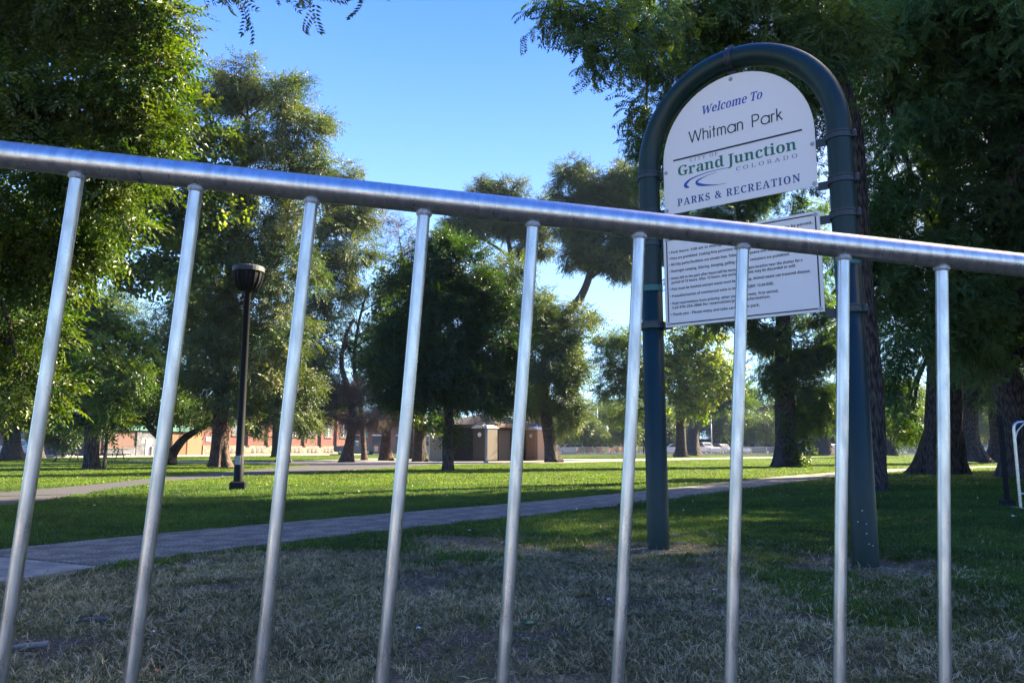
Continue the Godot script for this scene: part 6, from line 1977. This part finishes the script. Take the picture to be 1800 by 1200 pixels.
	for k in 160:
		var a := rnd(0, TAU)
		var o2 := Vector3(cos(a), 0, sin(a)) * rnd(0.0, 0.25)
		var out := Vector3(cos(a), 0, sin(a)) * rnd(0.1, 0.7)
		var h := rnd(0.6, 1.3)
		var w := Vector3(-sin(a), 0, cos(a)) * 0.03
		tri(gst, o2 - w, o2 + out * 0.4 + Vector3(0, h * 0.7, 0), o2 + w)
		tri(gst, o2 + out * 0.4 + Vector3(0, h * 0.7, 0) - w, o2 + out + Vector3(0, h, 0), o2 + out * 0.4 + Vector3(0, h * 0.7, 0) + w)
	gst.generate_normals()
	var gm := gst.commit()
	var pink := mat("grass_pink", lin(0.4, 0.22, 0.15), 0.9)
	var sage := mat("grass_sage", lin(0.2, 0.23, 0.1), 0.9)
	for q in [[1016, 0], [1024, 1], [1034, 0], [1042, 1], [1052, 0], [1062, 1], [1072, 0], [1082, 1], [1090, 0], [1100, 1], [1110, 0], [1120, 1]]:
		var o3 := MeshInstance3D.new()
		o3.name = "ornamental_grass"
		o3.mesh = gm
		o3.material_override = sage if q[1] else pink
		add_child(o3, true)
		o3.position = spot(q[0], 116.0 + (q[0] % 3))
		o3.scale = Vector3.ONE * (1.0 + 0.15 * sin(q[0]))
		o3.rotation.y = q[0]
		tag(o3, "sage green ornamental grass clump in the row behind the far barriers" if q[1] else "pink plumed ornamental grass clump in the row behind the far barriers", "ornamental grass", "sage grass clumps" if q[1] else "pink grass clumps")
	# lamps of the parking lot
	var pl := thing("parking_lamp", "tall grey parking lot lamp with two flat heads against the sky", "lamp post", spot(1048, 160))
	st = stool()
	lathe(st, Vector3.ZERO, [[0.12, 0], [0.09, 9.9], [0.0, 9.92]], 10)
	obj("pole", st, M.galv_pole, pl)
	for s in [-1.0, 1.0]:
		st = stool()
		bevel_box(st, Vector3(s * 0.62, 9.9, 0), Vector3(0.8, 0.14, 0.4), 0.04)
		obj("lamp_head", st, M.galv_pole, pl)
	var gl := thing("globe_lamp", "black street lamp with a white acorn globe above the pink grasses", "street lamp", spot(1064, 118))
	st = stool()
	lathe(st, Vector3.ZERO, [[0.2, 0], [0.18, 0.5], [0.09, 0.6], [0.075, 3.4], [0.16, 3.5], [0.0, 3.52]], 12)
	obj("pole", st, M.black_paint, gl)
	st = stool()
	lathe(st, Vector3.ZERO, [[0.14, 3.52], [0.24, 3.75], [0.25, 3.95], [0.16, 4.2], [0.06, 4.35], [0.0, 4.5]], 14)
	obj("globe", st, M.globe_white, gl)
	var p2 := thing("street_pole", "pale thin pole behind the parked cars right of the forked trunk", "pole", spot(1245, 128))
	st = stool()
	lathe(st, Vector3.ZERO, [[0.1, 0], [0.08, 6.5], [0.0, 6.52]], 10)
	obj("shaft", st, M.galv_pole, p2)
	var bn := thing("banner_pole", "black street lamp pole with a teal banner on the left street", "street lamp", spot(642, 101))
	st = stool()
	lathe(st, Vector3.ZERO, [[0.16, 0], [0.08, 0.5], [0.07, 4.6], [0.0, 4.62]], 10)
	obj("pole", st, M.black_paint, bn)
	st = stool()
	bevel_box(st, Vector3(0.36, 2.9, 0), Vector3(0.55, 1.25, 0.02), 0.005)
	obj("banner", st, M.banner, bn)
	st = stool()
	lathe(st, Vector3.ZERO, [[0.12, 4.62], [0.22, 4.8], [0.2, 5.1], [0.0, 5.3]], 12)
	obj("globe", st, M.globe_white, bn)
	# thin street signs and meters behind the left barriers
	for q in [[205, 789], [240, 789]]:
		var m := thing("parking_sign", "small pale sign on a thin post before the pale wall, left of the white door" if q[0] == 240 else "small pale sign on a thin post right of the young tree", "sign", spot(q[0], 86))
		st = stool()
		lathe(st, Vector3.ZERO, [[0.03, 0], [0.03, 1.6], [0.0, 1.6]], 6)
		obj("post", st, M.galv_pole, m)
		st = stool()
		bevel_box(st, Vector3(0, 1.6, 0.02), Vector3(0.26, 0.5, 0.03), 0.005)
		obj("plate", st, M.stone, m)

# ---------------------------------------------------------------- grass
func tuft(seed_: int, n: int, h: float, w: float, spread: float, lean: float) -> Mesh:
	rng.seed = seed_
	var st := stool()
	st.set_smooth_group(-1)
	for i in n:
		var a := rnd(0, TAU)
		var p := Vector3(cos(rnd(0, TAU)), 0, sin(rnd(0, TAU))) * rnd(0, spread)
		var d := Vector3(cos(a), 0, sin(a))
		var s := Vector3(-d.z, 0, d.x) * w * 0.5
		var hh := h * rnd(0.55, 1.2)
		var l := lean * rnd(0.3, 1.3)
		var q := p + d * hh * l * 0.4 + Vector3(0, hh * 0.62 / (1.0 + l * 0.5), 0)
		var t := p + d * hh * l + Vector3(0, hh / (1.0 + l), 0)
		tri(st, p - s, q + s * 0.8, p + s)
		tri(st, p - s, q - s * 0.8, q + s * 0.8)
		tri(st, q - s * 0.8, t, q + s * 0.8)
	st.generate_normals()
	return st.commit()

func grass() -> void:
	var lawn := [tuft(1, 14, 0.055, 0.0045, 0.045, 0.5), tuft(2, 14, 0.05, 0.0045, 0.05, 0.7)]
	var far := [tuft(3, 12, 0.085, 0.013, 0.13, 0.6), tuft(4, 12, 0.08, 0.013, 0.13, 0.8)]
	var dry := [tuft(5, 16, 0.05, 0.0044, 0.11, 1.3), tuft(6, 14, 0.052, 0.0044, 0.12, 2.2)]
	rng.seed = 31337
	var sets := {"lawn_grass": [[], []], "far_grass": [[], []], "dry_grass": [[], []], "straw": [[], []]}
	var cols := {"lawn_grass": [PackedColorArray(), PackedColorArray()], "far_grass": [PackedColorArray(), PackedColorArray()], "dry_grass": [PackedColorArray(), PackedColorArray()], "straw": [PackedColorArray(), PackedColorArray()]}
	# bands of depth: [near, far, tufts per square metre]
	for band in [[1.5, 4.0, 3400.0], [4.0, 6.5, 2300.0], [6.5, 10.0, 620.0], [10.0, 16.0, 260.0], [16.0, 26.0, 90.0], [26.0, 42.0, 34.0], [42.0, 75.0, 13.0], [75.0, 108.0, 4.0]]:
		var z0: float = band[0]
		var z1: float = band[1]
		var wide := 0.72 * (z0 + z1) * 0.5 + 0.8
		var n := int((z1 - z0) * wide * 2.0 * band[2])
		for i in n:
			var z := -rnd(z0, z1)
			var x := rnd(-1, 1) * (0.72 * absf(z) + 0.8)
			var v := Vector2(x, z)
			if Geometry2D.is_point_in_polygon(v, walk_poly):
				continue
			if z < -5.0 and Geometry2D.is_point_in_polygon(v, path_poly):
				continue
			if z < -35.0 and Geometry2D.is_point_in_polygon(v, plaza_poly):
				continue
			if z < -60.0 and (x < -26.0 - (z + 60.0) * -0.45 + 0.0 and x < -44.0 + (-z - 66.0) * 0.48 + 0.0):
				continue
			var d := dryness(x, z) if z > -9.0 else 0.0
			var k := rng.randi() & 1
			var yaw := Basis(Vector3.UP, rnd(0, TAU))
			var pos := Vector3(x, rise(x, z) - 0.002, z)
			var vary := 0.85 + 0.3 * lump.get_noise_2d(x * 10.0, z * 10.0) + rnd(-0.15, 0.15)
			if rng.randf() < d:
				var bb := bare(x, z)
				if rng.randf() < bb * 0.82:
					continue
				if rng.randf() < 0.46:
					# straw lies nearly flat
					var flat := Basis(Vector3(rnd(-1, 1), 0, rnd(-1, 1)).normalized(), rnd(0.2, 0.7)) * yaw
					sets.straw[k].append(Transform3D(flat.scaled(Vector3.ONE * rnd(0.28, 0.65)), pos))
					cols.straw[k].append(Color(0.58, 0.48, 0.27).lerp(Color(0.26, 0.21, 0.09), pow(rnd(0, 1), 0.7)) * vary)
				else:
					sets.dry_grass[k].append(Transform3D(yaw.scaled(Vector3(1, rnd(0.7, 1.1), 1) * rnd(0.4, 0.8)), pos))
					cols.dry_grass[k].append(Color(0.1, 0.13, 0.032).lerp(Color(0.3, 0.26, 0.11), pow(rnd(0, 1), 1.5)) * vary)
			elif z > -16.0:
				var edge := 1.0 + 0.5 * rng.randf() * smoothstep(0.7, 0.0, absf(walk_side(x, z)))
				sets.lawn_grass[k].append(Transform3D(yaw.scaled(Vector3(1, rnd(0.7, 1.2) * edge, 1) * (1.0 if z > -10.0 else 1.5)), pos))
				cols.lawn_grass[k].append(Color(0.06, 0.135, 0.018).lerp(Color(0.17, 0.2, 0.03), pow(rnd(0, 1), 3.0)) * vary)
			else:
				var sc := 1.0 if z > -42.0 else 1.7
				sets.far_grass[k].append(Transform3D(yaw.scaled(Vector3(sc * 1.3, rnd(0.7, 1.15), sc * 1.3)), pos))
				cols.far_grass[k].append(Color(0.1, 0.175, 0.02).lerp(Color(0.2, 0.23, 0.03), pow(rnd(0, 1), 3.0)) * vary)
	for s in sets:
		for k in 2:
			if sets[s][k].size():
				var mesh: Mesh = (lawn if s == "lawn_grass" else far if s == "far_grass" else dry)[k]
				var o := scatter(s, mesh, M.straw if s == "straw" else M.blade, sets[s][k], cols[s][k])
				tag(o, {"lawn_grass": "short green grass of the lawn near the concrete walk", "far_grass": "green grass of the park lawn beyond the walk", "dry_grass": "thin half dry grass in the worn ground before the sign", "straw": "dead straw lying on the worn ground before the sign"}[s], "grass")
